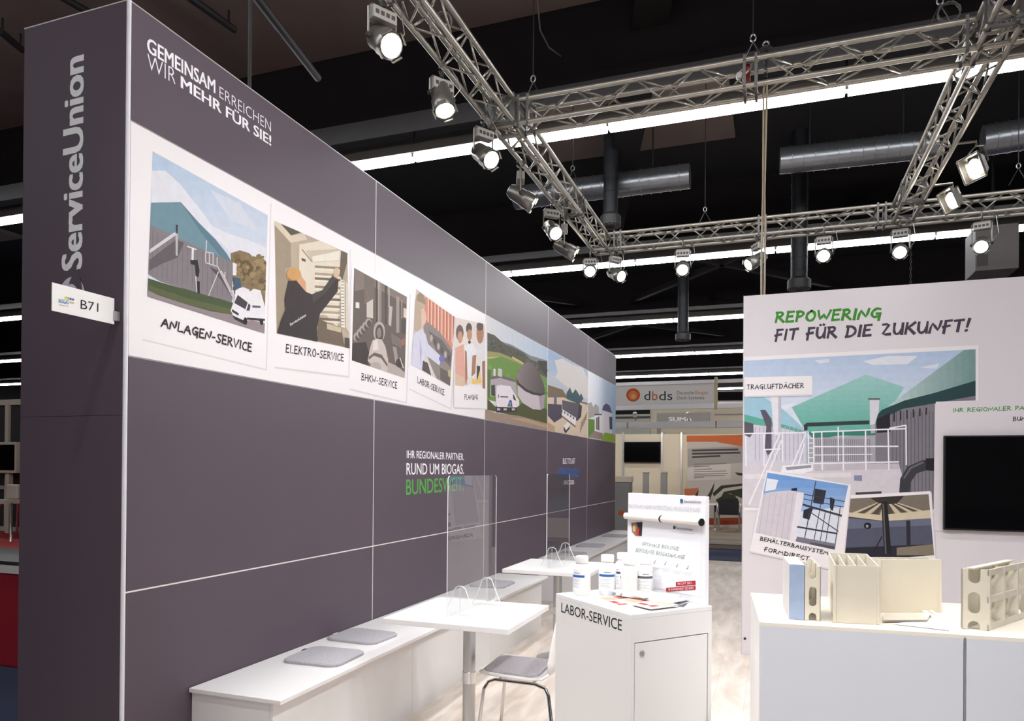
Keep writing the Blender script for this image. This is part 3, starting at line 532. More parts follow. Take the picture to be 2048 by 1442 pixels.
# caption strip, screen surround and two snapshots
card([(1488.5, 754.5), (1624, 752), (1624, 788.6), (1488.5, 791.7)], 'caption_card', wr, PR, NR, base=.022, sh=(1, 3))
wr_mark('TRAGLUFTDÄCHER', (46, 40, 46), (1493.8, 778.8), (1607.3, 775.8), (1493.8, 769.7), .08, base=.022)
card([(1871.5, 803.5), (2140, 795), (2140, 1072), (1868.5, 1058)], 'screen_surround_card', wr, PR, NR, base=.022, sh=(-2, 4), w=wr.data.materials[0])
wr_mark('IHR REGIONALER PARTNER', (66, 140, 52), (1905.4, 824.6), (2096, 818), (1905.4, 817), .09, base=.022)
wr_mark('BUNDESWEIT', (52, 46, 52), (2025.4, 842), (2108, 838), (2025.4, 834), .09, base=.022)
FRP = [(1693.6, 997.7), (1857, 988.3), (1868, 1110), (1688, 1125)]
card([(1688, 991), (1861, 982), (1873, 1150), (1680, 1160)], parent=wr, plane=PR, nrm=NR, base=.025, sh=(2, 3))
Q = K(1470, 900, 2.661); L = [((62, 62, 74), FRP)]
a((122, 112, 100), [(590, 255), (1040, 228), (1045, 330), (590, 345)])
for i in range(11):
    x = 600+i*44; a(((198, 184, 162), (84, 74, 66))[i % 2], [(800, 262), (812, 262), (x+26, 345), (x-6, 345)])
a((58, 52, 50), [(720, 255), (900, 243), (860, 285), (800, 290), (760, 280)]); a((206, 192, 166), [(585, 330), (780, 345), (1045, 318), (1046, 362), (800, 378), (585, 352)]); a((104, 108, 128), [(585, 360), (800, 380), (1048, 362), (1050, 440), (585, 450)]); a((84, 86, 104), [(585, 420), (1050, 400), (1060, 560), (585, 560)]); a((44, 44, 52), [(585, 520), (1060, 500), (1060, 570), (585, 570)])
a((38, 36, 40), [(778, 275), (810, 275), (832, 552), (792, 552)]); a((96, 92, 94), [(784, 285), (792, 285), (806, 552), (798, 552)]); a((48, 46, 52), [(910, 375), (932, 375), (935, 545), (914, 545)]); a((30, 28, 32), ell(705, 403, 20, 17)); a((150, 150, 160), ell(703, 405, 8, 8)); a((40, 38, 42), ln(735, 545, 782, 460, 7)); a((130, 120, 104), [(860, 520), (1058, 500), (1060, 560), (860, 560)])
picture('photo_print', L, PR, NR, wr, frame=FRP, base=.027, step=.00012)
FRA = [(1535, 945.2), (1696.4, 971), (1669.2, 1099.2), (1510.6, 1065.4)]
card([(1533.2, 939.5), (1701, 970), (1684, 1142), (1499.3, 1101.8)], parent=wr, plane=PR, nrm=NR, base=.034, sh=(2, 3))
Q = K(1470, 900, 2.661); L = [((120, 160, 214), FRA)]+strips((104, 148, 208), (206, 214, 230), FRA, 10)
0 and a((160, 188, 226), [(140, 180), (620, 270), (600, 400), (120, 330)]); a((226, 228, 236), [(170, 150), (230, 160), (215, 210), (160, 220)]); a((214, 218, 228), [(330, 330), (590, 300), (580, 560), (300, 540)])
a((206, 198, 206), [(140, 235), (200, 222), (290, 215), (368, 228), (322, 490), (100, 445)]); a((226, 220, 226), [(330, 225), (368, 228), (322, 490), (290, 482)])
for i in range(6): a((190, 182, 192), ln(160+i*30, 232, 125+i*30, 455+i*6, 4))
a((50, 50, 60), [(425, 205), (485, 215), (470, 290), (415, 280)]); a((44, 44, 54), [(365, 320), (418, 300), (395, 372), (360, 360)]); a((46, 44, 52), [(505, 250), (532, 262), (520, 325), (505, 310)]); a((40, 38, 44), [(300, 205), (330, 200), (330, 218), (300, 216)])
for q in ((360, 290, 575, 352, 11), (330, 408, 545, 445, 9), (430, 165, 370, 470, 5), (470, 215, 420, 480, 4), (480, 330, 450, 500, 4), (400, 330, 560, 440, 5), (365, 235, 590, 275, 4), (365, 260, 585, 305, 4), (520, 260, 480, 500, 4), (560, 300, 530, 520, 4)): a((62, 62, 74), ln(*q))
a((120, 118, 130), [(330, 460), (545, 500), (530, 535), (320, 490)]); a((84, 82, 92), [(400, 490), (545, 515), (530, 535), (400, 510)])
picture('photo_print', L, PR, NR, wr, frame=FRA, base=.036, step=.00012)
wr_mark('BEHÄLTERBAUSYSTEM', (36, 32, 36), (1520, 1080), (1655.5, 1109.6), (1521, 1073), .1, base=.04)
wr_mark('FORMDIRECT', (36, 32, 36), (1528, 1101.6), (1617, 1121), (1529, 1094), .1, base=.04)

# ------------------------------------------------------------------ fluorescent strips of the hall
TUBE = emat('fluorescent_tube', (250, 252, 255), TUBE_E)
HOUS = mat('light_housing', (96, 90, 84), 0.6)
def strip(y, x0, x1, label):
    t = thing('fluorescent_light', label, 'ceiling light', (0, y, 6.2), 'fluorescent strip rows under the hall roof')
    MB().box(x0, x1, y-.09, y+.09, 6.315, 6.40).build('housing', HOUS, t)
    MB().box(x0, x1, y-.012, y+.012, 6.40, 6.55).build('hanger_rail', HOUS, t)
    for i in range(int((x1-x0)/6)): MB().tube([(x0+3+i*6, y, 6.5), (x0+3+i*6, y, 7.6)], .012, 6).build('hanger_rod', STEEL, t)
    n = max(1, round((x1-x0)/3.0)); w = (x1-x0)/n; me = None
    for i in range(n):
        a_ = x0+i*w
        if me is None:
            o = MB().prism([(a_+.02, y-.07, 6.30), (a_+.02, y-.05, 6.215), (a_+.02, y+.05, 6.215), (a_+.02, y+.07, 6.30)], (w-.04, 0, 0)).build('tube', TUBE, t); me = o
        else:
            c = me.copy(); COL.objects.link(c); c.parent = t; c.location.x = i*w
        MB().box(a_+w-.03, a_+w+.03, y-.06, y+.06, 6.26, 6.33).build('socket', HOUS, t)
strip(7.5, -17.6, 12.4, 'thick bright fluorescent strip right behind the front cross truss')
strip(14.1, -24.4, 11.6, 'fluorescent strip behind the row of spotlights on the far truss')
strip(20.8, -33.4, 11.6, 'fluorescent strip crossing just above the far end of the dark wall')
strip(27.5, -42.4, 11.6, 'fluorescent strip above the far booth sign, below the crossing braces')
strip(34.2, -42.4, 11.6, 'thin distant fluorescent strip just above the far booth sign')
strip(40.9, -42.4, 11.6, 'thinnest most distant fluorescent strip at the level of the far booth sign')
strip(0.8, -11.6, 12.4, 'fluorescent strip overhead in front of the booth, above the picture')
strip(-5.9, -11.6, 12.4, 'fluorescent strip behind the camera, first row')
strip(-12.6, -11.6, 12.4, 'fluorescent strip behind the camera, second row')

# ------------------------------------------------------------------ lighting trusses
TS, TZ = 0.24, 5.07
brace_me = None
def truss(label, a, b, joints=()):
    """square truss whose lower centre line runs from a to b (axis aligned)"""
    global brace_me
    a, b = Vector(a), Vector(b); d = (b-a); Ln = d.length; d.normalize(); s = d.cross(Vector((0, 0, 1))); s = -s if (s.x+s.y) < 0 else s
    t = thing('lighting_truss', label, 'truss', a, 'square aluminium trusses hung above the booth')
    for i in (-1, 1):
        for z in (0, TS):
            o = a+s*(i*TS/2)+Vector((0, 0, z)); MB().tube([o, o+d*Ln], 0.0255, 10).build('chord', TRUSS, t, smooth=True)
    n = int(Ln/0.29); st = Ln/n
    faces = []
    for i in (-1, 1): faces.append((s*(i*TS/2), Vector((0, 0, TS))))
    for z in (0, TS): faces.append((s*(-TS/2)+Vector((0, 0, z)), s*TS))
    for fi, (o0, up) in enumerate(faces):
        for k in range(n):
            p, q = a+o0+d*(k*st+.02), a+o0+d*((k+1)*st-.02)
            if (k+(fi in (1, 3))) % 2: p = p+up
            else: q = q+up
            if brace_me is None:
                brace_me = MB().tube([(0, 0, 0), (0, 0, 1)], 0.0105, 6).build('brace', TRUSS, None, smooth=True); me = brace_me.data
                bpy.data.objects.remove(brace_me); brace_me = me
            o = bpy.data.objects.new('brace', brace_me); COL.objects.link(o); o.parent = t
            v = q-p; o.rotation_mode = 'QUATERNION'; o.rotation_quaternion = v.to_track_quat('Z', 'Y'); o.scale = (1, 1, v.length); o.location = p-a
    for j in joints:
        c = a+d*j
        for e in (-.05, .05):
            mb = MB()
            for i in (-1, 1): mb.obox(c+d*e+s*(i*TS/2)+Vector((0, 0, TS/2)), d*.012, s*.022, Vector((0, 0, TS/2+.04)))
            for z in (0, TS): mb.obox(c+d*e+Vector((0, 0, z)), d*.012, s*(TS/2+.03), Vector((0, 0, .014)))
            mb.build('coupler', mat('coupler_grey', (112, 110, 108), 0.45, 0.6), t)
    return t
X1 = -0.06
truss('truss running along above the dark wall with spotlights on its outer side', (X1, -1.9, TZ), (X1, 9.32, TZ), (4.35, 6.5, 9.3))
truss('cross truss nearest the camera, in front of the thick fluorescent strip', (X1-.14, 4.75, TZ), (7.2, 4.75, TZ), (0.35, 2.55, 4.32))
truss('far cross truss carrying the row of spotlights over the back', (X1-.14, 9.17, TZ), (8.2, 9.17, TZ), (0.42, 2.6, 4.2, 6.4))
truss('truss on the right slanting down the picture with two flood lights', (4.27, -1.9, TZ), (4.27, 9.1, TZ), (6.2, 10.2))
truss('unseen cross truss above the picture at the front edge of the booth', (X1-.14, -1.75, TZ), (7.2, -1.75, TZ), (2.55, 4.32))  # unseen truss, set forward so its spots reach the counter fronts
# rigging
def rig(u, v, y, label, zt, hook=True):
    p = P(u, v, y=y); t = thing('rigging_wire', label, 'cable', p)
    MB().tube([p+Vector((0, 0, .12)), (p.x, p.y, zt)], .006, 6).build('wire', STEEL, t)
    MB().tube([p+Vector((.024*math.cos(q*math.pi/6), 0, .09+.034*math.sin(q*math.pi/6))) for q in range(12)], .007, 6, closed=True).build('shackle', BRUSH, t)
    for s_ in (-1, 1): MB().tube([p+Vector((0, 0, .06)), p+Vector((.11*s_, 0, -.16))], .006, 6).build('sling_leg', STEEL, t)
rig(1066, 175, 4.75, 'steel rigging wire and shackle at the left end of the front cross truss', 7.58)
rig(1506, 95, 4.75, 'steel rigging wire beside the eye bolt in the middle of the front cross truss', 7.58)
rig(1880, 22, 4.75, 'steel rigging wire above the right part of the front cross truss', 7.58)
rig(1145, 350, 7.0, 'thin rigging wire holding the long truss near the dark round vent', 7.58)
rig(1410, 430, 9.17, 'rigging wire in the middle of the far cross truss', 7.58)
rig(2037, 345, 9.17, 'rigging wire above the far truss at the right picture edge', 7.58)
e = P(1532, 88, y=4.75); t = thing('eye_bolt_clamp', 'eye bolt clamp with springs on top of the front cross truss', 'clamp', e)
MB().tube([e+Vector((.025*math.cos(q*math.pi/6), 0, .025*math.sin(q*math.pi/6))) for q in range(12)], .008, 6, closed=True).build('eye_ring', BRUSH, t)
MB().lathe([(.06, -.06), (.06, -.045), (.03, -.04), (.03, -.02)], e, n=14).build('plate', STEEL, t); MB().tube([e+Vector((.014*math.cos(q*1.2), .014*math.sin(q*1.2), -.06-q*.006)) for q in range(60)], .004, 5).build('spring', STEEL, t)
e = P(1493, 147, y=4.72); t = thing('chain_hoist', 'small red chain hoist inside the front cross truss', 'hoist', e)
MB().box(e.x-.035, e.x+.035, e.y-.04, e.y+.04, e.z-.07, e.z+.07).build('body', mat('hoist_red', (150, 22, 26), 0.4), t, bev=.012); MB().lathe([(.03, -.02), (.034, 0), (.03, .02)], e+Vector((-.06, 0, -.01)), (0, 1, 0), 14).build('wheel', ALU, t)
for k, (u, v, dy) in enumerate(((885, 45, 3.4), (1898, 25, 4.75))):
    e = P(u, v, y=dy); tag(MB().tube([e+Vector((.085*math.cos(q*.42), .02*math.sin(q*1.1), .085*math.sin(q*.42))) for q in range(44)], .006, 6).build('cable_coil', mat('cable_grey', (96, 94, 92), 0.5)), ('coil of grey cable hanging on the long truss near its top spotlight', 'coil of grey cable above the right part of the front cross truss')[k], 'cable')
p0, p1 = P(1530, 196, y=4.2), P(1526, 588, y=4.2)
t = thing('hanging_cable', 'pair of brown cables hanging from the front truss to the white graphic wall', 'cable', (p1.x, p1.y, p1.z))
for s_ in (-1, 1):
    MB().tube([(p0.x+.01*s_, 4.6, 5.03), (p0.x+.014*s_, 4.3, 4.85), (p0.x+.012*s_, 4.2, 4.6), (p1.x+.006*s_, 4.2, 3.9), (p1.x+.014*s_, 4.2, 3.4), (p1.x+.012*s_, 4.15, 3.02)], .008, 6).build('cable', mat('cable_brown', (150, 134, 112), 0.5), t)
c = P(1822, 470, y=9.1); t = thing('hoist_chain', 'dark chain hanging down from the far cross truss between two spotlights', 'chain', (c.x, c.y, 3.5))
link = None
for k in range(26):
    z = 4.95-k*.05
    o = MB().tube([(c.x+.012*math.cos(q*math.pi/4)*(k % 2), c.y+.012*math.cos(q*math.pi/4)*((k+1) % 2), z+.03*math.sin(q*math.pi/4)) for q in range(8)], .005, 5, closed=True).build('chain_link', STEEL, t)

# ------------------------------------------------------------------ spotlights
LENS = emat('lamp_glow', (255, 246, 228), 26.0)
CAN = mat('lamp_can', (150, 146, 140), 0.35, 0.8, var=0.1); BOXM = mat('ballast_box', (176, 170, 164), 0.5, 0.2); DK = mat('dark_slot', (70, 66, 64), 0.6)
def spotlight(pos, d, zc, label, power=SPOT_W, cone=72):
    """pos: centre of the lens; d: where it points; zc: height of the chord it is clamped on"""
    pos = Vector(pos); d = Vector(d).normalized(); side = d.cross(Vector((0, 0, 1))).normalized(); up = side.cross(d).normalized()
    piv = pos-d*.17; top = Vector((piv.x, piv.y, zc-.03)); t = thing('spotlight', label, 'spotlight', top, 'can spotlights clamped to the trusses')
    MB().lathe([(.02, .2), (.06, .19), (.085, .14), (.09, .02), (.094, 0)][::-1], pos-d*.13, -d, 16).build('can', CAN, t, smooth=True)
    MB().lathe([(.094, -.13), (.1, -.12), (.1, -.02), (.086, .004), (.08, 0), (.08, -.012)], pos, d, 16).build('front_ring', CAN, t, smooth=True)
    MB().lathe([(.0001, -.006), (.05, -.004), (.08, -.012)][::-1], pos, d, 20).build('lens', LENS, t)
    for q in range(4):
        an = math.pi/4+q*math.pi/2; c = pos+(side*math.cos(an)+up*math.sin(an))*.1
        tv = (side*-math.sin(an)+up*math.cos(an)); MB().obox(c, d*.018, tv*.04, d.cross(tv)*.005).build('filter_clip', CAN, t)
    h = Vector((side.x, side.y, 0)).normalized(); fw = Vector((-h.y, h.x, 0))
    arm = top.z-.07
    pts = [piv-h*.115, Vector((piv.x, piv.y, arm-.03))-h*.115, Vector((piv.x, piv.y, arm))-h*.09, Vector((piv.x, piv.y, arm))+h*.09, Vector((piv.x, piv.y, arm-.03))+h*.115, piv+h*.115]
    MB().tube(pts, .009, 6).build('yoke', CAN, t)
    for s_ in (-1, 1): MB().lathe([(.022, 0), (.022, .02), (.012, .03)], piv+h*(.105*s_), h*s_, 10).build('tilt_knob', STEEL, t)
    bc = Vector((piv.x, piv.y, arm-.065)); bx = MB().obox(bc, h*.098, fw*.045, Vector((0, 0, .045))).build('ballast_box', BOXM, t, bev=.004)
    for q in range(4):
        MB().obox(bc+fw*(.0455 if fw.dot(Vector((CAM.x-bc.x, CAM.y-bc.y, 0))) > 0 else -.0455)+h*(-.066+q*.044), h*.015, fw*.001, Vector((0, 0, .016))).build('vent_slot', DK, bx)
    MB().tube([top+Vector((0, 0, -.06)), top+Vector((0, 0, -.02))], .018, 8).build('spigot', STEEL, t)
    MB().tube([top+fw*.045*math.cos(q)+Vector((0, 0, .03+.045*math.sin(q))) for q in [math.pi*(-.9+i*.2) for i in range(10)]], .011, 6).build('hook_clamp', CAN, t)
    MB().tube([piv-h*.12+Vector((0, 0, .02)), piv-h*.19+Vector((0, 0, .12)), top-h*.16+Vector((0, 0, -.02)), top-h*.08+Vector((0, 0, .06)), top+Vector((0, 0, .05))], .004, 5).build('safety_cable', BRUSH, t)
    ld = bpy.data.lights.new('spot_beam', 'SPOT'); lo = bpy.data.objects.new('spot_beam', ld); COL.objects.link(lo); lo.parent = t
    ld.energy = power; ld.color = (0.975, 0.985, 1.0); ld.spot_size = math.radians(cone); ld.spot_blend = 0.85; ld.shadow_soft_size = 0.06
    lo.location = pos+d*.03-top; lo.rotation_mode = 'QUATERNION'; lo.rotation_quaternion = d.to_track_quat('-Z', 'Y')
XL = -0.2
for (u_, v_, d, lab) in ((783, 92, (.72, -.42, -.62), 'biggest spotlight, topmost on the long truss, lens facing right'), (890, 222, (.3, -.22, -.9), 'second spotlight down the long truss, pointing steeply downward'),
                       (983, 320, (.68, -.42, -.58), 'third spotlight down the long truss, in front of the thick fluorescent strip'), (1066, 408, (.8, .32, -.5), 'fourth spotlight down the long truss, turned sideways below the strip'),
                       (1112, 467, (.55, -.6, -.6), 'fifth spotlight down the long truss, lens facing the camera'), (1150, 508, (.85, .25, -.48), 'lowest spotlight of the long truss, turned sideways')):
    px_ = (u_, v_); dn = Vector(d).normalized(); spotlight(P(u_, v_, x=X1-TS/2+.17*dn.x), d, TZ-.025, lab)
for (u_, v_, d, lab) in ((1180, 543, (.18, -.9, -.38), 'spotlight at the corner of the two trusses, facing the camera'), (1243, 553, (.72, -.55, -.45), 'spotlight next to the truss corner, turned to the right'),
                       (1365, 540, (.08, -.85, -.5), 'third spotlight from the corner on the far truss, facing forward'), (1496, 530, (-.72, -.45, -.5), 'spotlight turned left on the far truss beside the hanging brown cables'),
                       (1647, 512, (-.08, -.93, -.38), 'spotlight on the far truss right of the hanging brown cables'), (1800, 505, (-.15, -.9, -.42), 'spotlight on the far truss beside the dark chain'), (1962, 494, (-.25, -.85, -.46), 'rightmost spotlight of the far truss, in front of the grey box')):
    dn = Vector(d).normalized(); spotlight(P(u_, v_, y=9.17-TS/2+.17*dn.y), d, TZ-.025, lab, SPOT_W*.8)
for (x, d, lab) in ((1.0, (.1, .62, -.78), 'first unseen spotlight of the front edge truss above the picture'), (1.7, (.05, .6, -.8), 'second unseen spotlight of the front edge truss above the picture'), (2.4, (.05, .62, -.78), 'third unseen spotlight of the front edge truss above the picture'),
                    (3.1, (.05, .72, -.69), 'fourth unseen spotlight of the front edge truss above the picture'), (3.8, (.0, .7, -.71), 'fifth unseen spotlight of the front edge truss above the picture')):
    spotlight((x, -1.75+.12+.12, 4.68), d, TZ-.025, lab, FRONT_W)  # unseen spots placed to brighten the counter and cabinet fronts
for (y, d, lab) in ((-.5, (.62, .2, -.75), 'unseen spotlight added on the long truss, nearest the camera'), (.9, (.5, .05, -.86), 'unseen spotlight added on the long truss, over the near table')):
    spotlight((X1-TS/2+.11, y, 4.7), d, TZ-.025, lab)  # unseen spots added to brighten the cabinet's left face
for (y, d, lab) in ((1.0, (-.68, .06, -.73), 'unseen spotlight added on the right truss to brighten the near bench'), (2.8, (-.66, .1, -.74), 'second unseen spotlight added on the right truss to brighten the tables')):
    spotlight((4.27-TS/2-.11, y, 4.7), d, TZ-.025, lab, SPOT_W*.36, 58)  # unseen spots added to lift the bench and table brightness
def flood(pos, d, label, power=FLOOD_W):
    pos = Vector(pos); d = Vector(d).normalized(); side = d.cross(Vector((0, 0, 1))).normalized(); up = side.cross(d).normalized()
    t = thing('flood_light', label, 'flood light', (pos.x-d.x*.06, pos.y-d.y*.06, TZ-.03), 'square flood lights on the right truss')
    mb = MB(); f0 = [pos+side*(.14*a_)+up*(.13*b_) for a_, b_ in ((-1, -1), (1, -1), (1, 1), (-1, 1))]; b0 = [pos-d*.13+side*(.07*a_)+up*(.07*b_) for a_, b_ in ((-1, -1), (1, -1), (1, 1), (-1, 1))]
    mb.add(f0+b0, [(4, 7, 6, 5)]+[(i, i+4, (i+1) % 4+4, (i+1) % 4) for i in range(4)]); mb.build('reflector_housing', CAN, t)
    mb = MB()
    for i in range(4): a_, b_ = f0[i], f0[(i+1) % 4]; mb.tube([a_, b_], .012, 6)
    mb.build('rim', CAN, t)
    MB().lathe([(.0001, 0), (.085, .004)][::-1], pos-d*.05, d, 18).build('lamp', LENS, t)
    MB().obox(pos-d*.1+up*.09, side*.06, d*.05, up*.03).build('wiring_box', STEEL, t)
    top = Vector((pos.x-d.x*.06, pos.y-d.y*.06, TZ-.05))
    MB().tube([pos-d*.06-side*.16, top-side*.1-Vector((0, 0, .04)), top, top+side*.1-Vector((0, 0, .04)), pos-d*.06+side*.16], .008, 6).build('bracket', CAN, t)
    cx_ = 4.27+TS/2 if pos.x > 4.27 else 4.27-TS/2; MB().tube([top, (top.x, top.y, TZ), (cx_, top.y, TZ)], .014, 6).build('hook_clamp', CAN, t)
    ld = bpy.data.lights.new('flood_beam', 'SPOT'); lo = bpy.data.objects.new('flood_beam', ld); COL.objects.link(lo); lo.parent = t
    ld.energy = power; ld.color = (0.985, 0.985, 0.99); ld.spot_size = math.radians(125); ld.spot_blend = 0.6; ld.shadow_soft_size = 0.07
    lo.location = pos+d*.02-t.location; lo.rotation_mode = 'QUATERNION'; lo.rotation_quaternion = d.to_track_quat('-Z', 'Y')
hk = P(1929, 288, z=TZ); flood(P(1943, 337, y=hk.y-.06), (-.8, -.45, -.42), 'upper square flood light with a starry glare on the right truss')
hk = P(1880, 372, z=TZ); flood(P(1896, 402, y=hk.y-.06), (-.85, -.3, -.42), 'lower square flood light on the right truss near the far truss')
flood((4.16, 3.2, 4.74), (-.88, .05, -.42), 'unseen square flood light added on the right truss, middle one', FLOOD_W*.7)  # this and the next two unseen floods are added to light the dark wall
flood((4.16, 1.3, 4.74), (-.9, -.05, -.4), 'unseen square flood light added on the right truss, aimed at the table area')
flood((4.16, -0.3, 4.74), (-.86, .1, -.42), 'unseen square flood light added on the right truss, nearest the camera', FLOOD_W*2.2)

# ------------------------------------------------------------------ ducts and roof fittings
DUCT = mat('galvanised_duct', (150, 152, 156), 0.32, 0.85, var=0.15, scale=6); DUCTD = mat('black_duct', (34, 35, 40), 0.5, 0.3)
def duct(a, b, r, label, m_=DUCT, rings=True):
    a, b = Vector(a), Vector(b); t = thing('ventilation_duct', label, 'duct', a); MB().tube([a, b], r, 22).build('pipe', m_, t, smooth=True)
    for k in (.2, .8): c = a.lerp(b, k); MB().tube([c, (c.x, c.y, 7.6)], .012, 6).build('hanger_rod', STEEL, t)
    if rings:
        n = int((b-a).length/.16)
        for k in range(1, n):
            c = a.lerp(b, k/n); d = (b-a).normalized(); MB().tube([c-d*.006, c+d*.006], r+.012, 22).build('seam_ring', m_, t)
a_, b_ = P(1560, 322, z=6.45), P(1872, 288, z=6.45)
duct(a_, b_, .2, 'shiny spiral duct hanging behind the right truss and front truss')
a_, b_ = P(1030, 396, z=6.4), P(1380, 352, z=6.4)
duct(a_, b_, .2, 'grey duct running behind the long truss beside the round vent')
a_ = P(1965, 282, z=6.45); duct(a_, a_+Vector((3.2, -.1, .1)), .22, 'piece of shiny duct at the right picture edge')
def vent(u, v, y, r, hgt, label):
    c = P(u, v, y=y); hgt = 7.6-c.z; t = thing('round_air_vent', label, 'air vent', c)
    MB().tube([c+Vector((0, 0, .12)), c+Vector((0, 0, hgt))], r*.7, 20).build('downpipe', DUCTD, t, smooth=True)
    for k in range(1, int(hgt/.22)): MB().tube([c+Vector((0, 0, .1+k*.22)), c+Vector((0, 0, .115+k*.22))], r*.74, 20).build('pipe_ring', DUCTD, t)
    MB().lathe([(r*.7, .2), (r, .15), (r, .0), (r*.9, -.01)][::-1], c, n=24).build('diffuser_rim', mat('vent_grey', (58, 57, 58), 0.5, 0.2), t)
    for k in range(16):
        an = k*math.pi/8; d = Vector((math.cos(an), math.sin(an), 0)); MB().obox(c+d*r*.55+Vector((0, 0, -.012)), d*r*.33, Vector((-d.y, d.x, 0))*.018, Vector((0, 0, .006))).build('vane', mat('vent_vane', (92, 88, 86), 0.5, 0.3), t)
vent(1221, 452, 9.4, .17, 1.9, 'black round air vent with radial blades beside the truss corner')
vent(1366, 680, 17.0, .2, 1.2, 'small dark round vent above the far booth left of the white wall')
vent(1598, 578, 11.5, .2, 1.6, 'dim dark air vent just above the white graphic wall')
c = P(1958, 515, y=12.0); t = thing('wall_heater_box', 'grey box with open side hanging behind the rightmost spotlight', 'box', (c.x, c.y, c.z-.3))
GB = mat('grey_box', (104, 98, 96), 0.6)
MB().box(c.x-.12, c.x+.5, c.y-.3, c.y+.4, c.z-.3, c.z+.45).build('case', GB, t, bev=.01); MB().box(c.x-.1, c.x+.06, c.y-.305, c.y-.3, c.z-.22, c.z+.05).build('opening', DK, t); MB().tube([(c.x+.2, c.y, c.z+.44), (c.x+.2, c.y, 7.5)], .02, 8).build('hanger', STEEL, t)
p0 = [P(u, v, z=6.9) for u, v in ((1075, 0), (1080, 60), (1098, 95), (1125, 115), (1152, 122))]
tag(MB().tube(p0, .009, 6).build('loose_cable', mat('cable_pale', (120, 112, 104), 0.6)), 'thin loose cable curling under the dark roof above the front truss', 'cable')
p0 = P(0, 75, z=6.6); p1 = P(640, 156, z=6.6); tag(MB().tube([P(486, -40, z=6.6), P(636, 156, z=6.6)], .05, 8).build('roof_rail', STEEL), 'dark roof rail slanting down above the dark wall', 'rail')
p0 = P(499, 180, y=1.5); tag(MB().tube([(p0.x, 1.5, 3.6), (p0.x, 1.5, 7.5)], .012, 6).build('suspension_rod', STEEL), 'thin dark rod hanging behind the top edge of the dark wall', 'rod')

# ------------------------------------------------------------------ sign on the wall end
sx = -0.039; t = thing('stand_number_sign', 'white stand number sign reading B71 sticking out from the dark wall end', 'sign', (sx, -.16, 2.13))
MB().box(sx-.002, sx+.002, -.302, -.025, 2.129, 2.237).build('plate', PAPER, t)
MB().box(sx-.006, sx+.006, -.03, 0, 2.145, 2.185).build('bracket', ALU, t)
SXP = dict(x=sx); g = lambda u, v: P(u, v, **SXP)
lettering('B71', (34, 32, 36), g(160.3, 617.2), g(195.6, 624), g(160.5, 599.5), NX, t, -.004, base=.012)
lettering('BIOGAS', (60, 140, 190), g(116.5, 605.3), g(136, 608.5), g(116.5, 597.5), NX, t, .012, base=.012)
for i, c_ in enumerate(((238, 200, 60), (120, 180, 80), (110, 80, 150), (100, 110, 170))):
    MB().poly([g(u, v)+Vector((.003, 0, 0)) for u, v in ln(128+i*5, 595+i*1.2, 132+i*5, 596+i*1.2, 4)]).build('logo_mark', ink(c_), t)
MB().poly([g(u, v)+Vector((.003, 0, 0)) for u, v in ln(117, 609.5, 136, 613, 1.2)]).build('logo_line', ink((150, 150, 156)), t)
MB().poly([g(u, v)+Vector((.003, 0, 0)) for u, v in ln(138, 604.5, 147, 606.5, 2.4)]).build('logo_line', ink((200, 180, 130)), t)

# ------------------------------------------------------------------ benches along the dark wall
def bench(y0, y1, label):
    t = thing('bench', label, 'bench', (.26, (y0+y1)/2, 0), 'white box benches along the dark wall')
    MB().box(.004, .52, y0, y1, .478, .498).build('seat_board', LAM, t, bev=.002)
    n = max(2, round((y1-y0)/1.35)); w = (y1-y0-.04)/n
    for i in range(n): MB().box(.445, .463, y0+.02+i*w+.001, y0+.02+(i+1)*w-.001, .0, .476).build('front_panel', LAMG, t)
    for y in (y0+.02, y1-.038): MB().box(.004, .444, y, y+.018, 0, .476).build('end_panel', LAMG, t)
    return t
bench(.366, 4.415, 'long white bench nearest the camera with three grey seat pads')
bench(5.72, 9.98, 'white bench at the far end of the dark wall')
def rrect(cx, cy, w, h, r, n=5):
    pts = []
    for sx_, sy_, a0 in ((1, 1, 0), (-1, 1, 90), (-1, -1, 180), (1, -1, 270)):
        for i in range(n+1):
            an = math.radians(a0+90*i/n); pts.append((cx+sx_*(w/2-r)+r*math.cos(an), cy+sy_*(h/2-r)+r*math.sin(an)))
    return pts
def pad(cx, cy, w, h, rot, z, label, tab=None):
    t = thing('seat_pad', label, 'cushion', (cx, cy, z), 'grey felt seat pads')
    c_, s_ = math.cos(rot), math.sin(rot); R_ = lambda p: (cx+p[0]*c_-p[1]*s_, cy+p[0]*s_+p[1]*c_)
    base = [R_(p) for p in rrect(0, 0, w, h, .06)]; inn = [R_(p) for p in rrect(0, 0, w-.016, h-.016, .055)]; n = len(base)
    mb = MB(); v = [(*p, z+.0015) for p in base]+[(*p, z+.012) for p in base]+[(*p, z+.017) for p in inn]
    f = [(i, (i+1) % n, n+(i+1) % n, n+i) for i in range(n)]+[(n+i, n+(i+1) % n, 2*n+(i+1) % n, 2*n+i) for i in range(n)]+[tuple(range(2*n, 3*n)), tuple(range(n))[::-1]]
    mb.add(v, f); mb.build('felt', FELT, t)
    if tab:
        q = [R_(p) for p in ((-w/2-.032, tab[1]-.02), (-w/2+.002, tab[1]-.02), (-w/2+.002, tab[1]+.02), (-w/2-.032, tab[1]+.02))]
        MB().prism([(*p, z+.003) for p in q], (0, 0, .003)).build('tag', tab[0], t)
pad(.275, 1.06, .34, .335, .04, .498, 'grey felt seat pad nearest the camera, with a black tag', (BLACK, .1))
pad(.215, 1.545, .35, .31, -.06, .498, 'second grey felt seat pad on the near bench, with a white tag', (PAPER, .0))
pad(.215, 3.72, .33, .37, 0, .498, 'grey felt seat pad at the far end of the near bench')
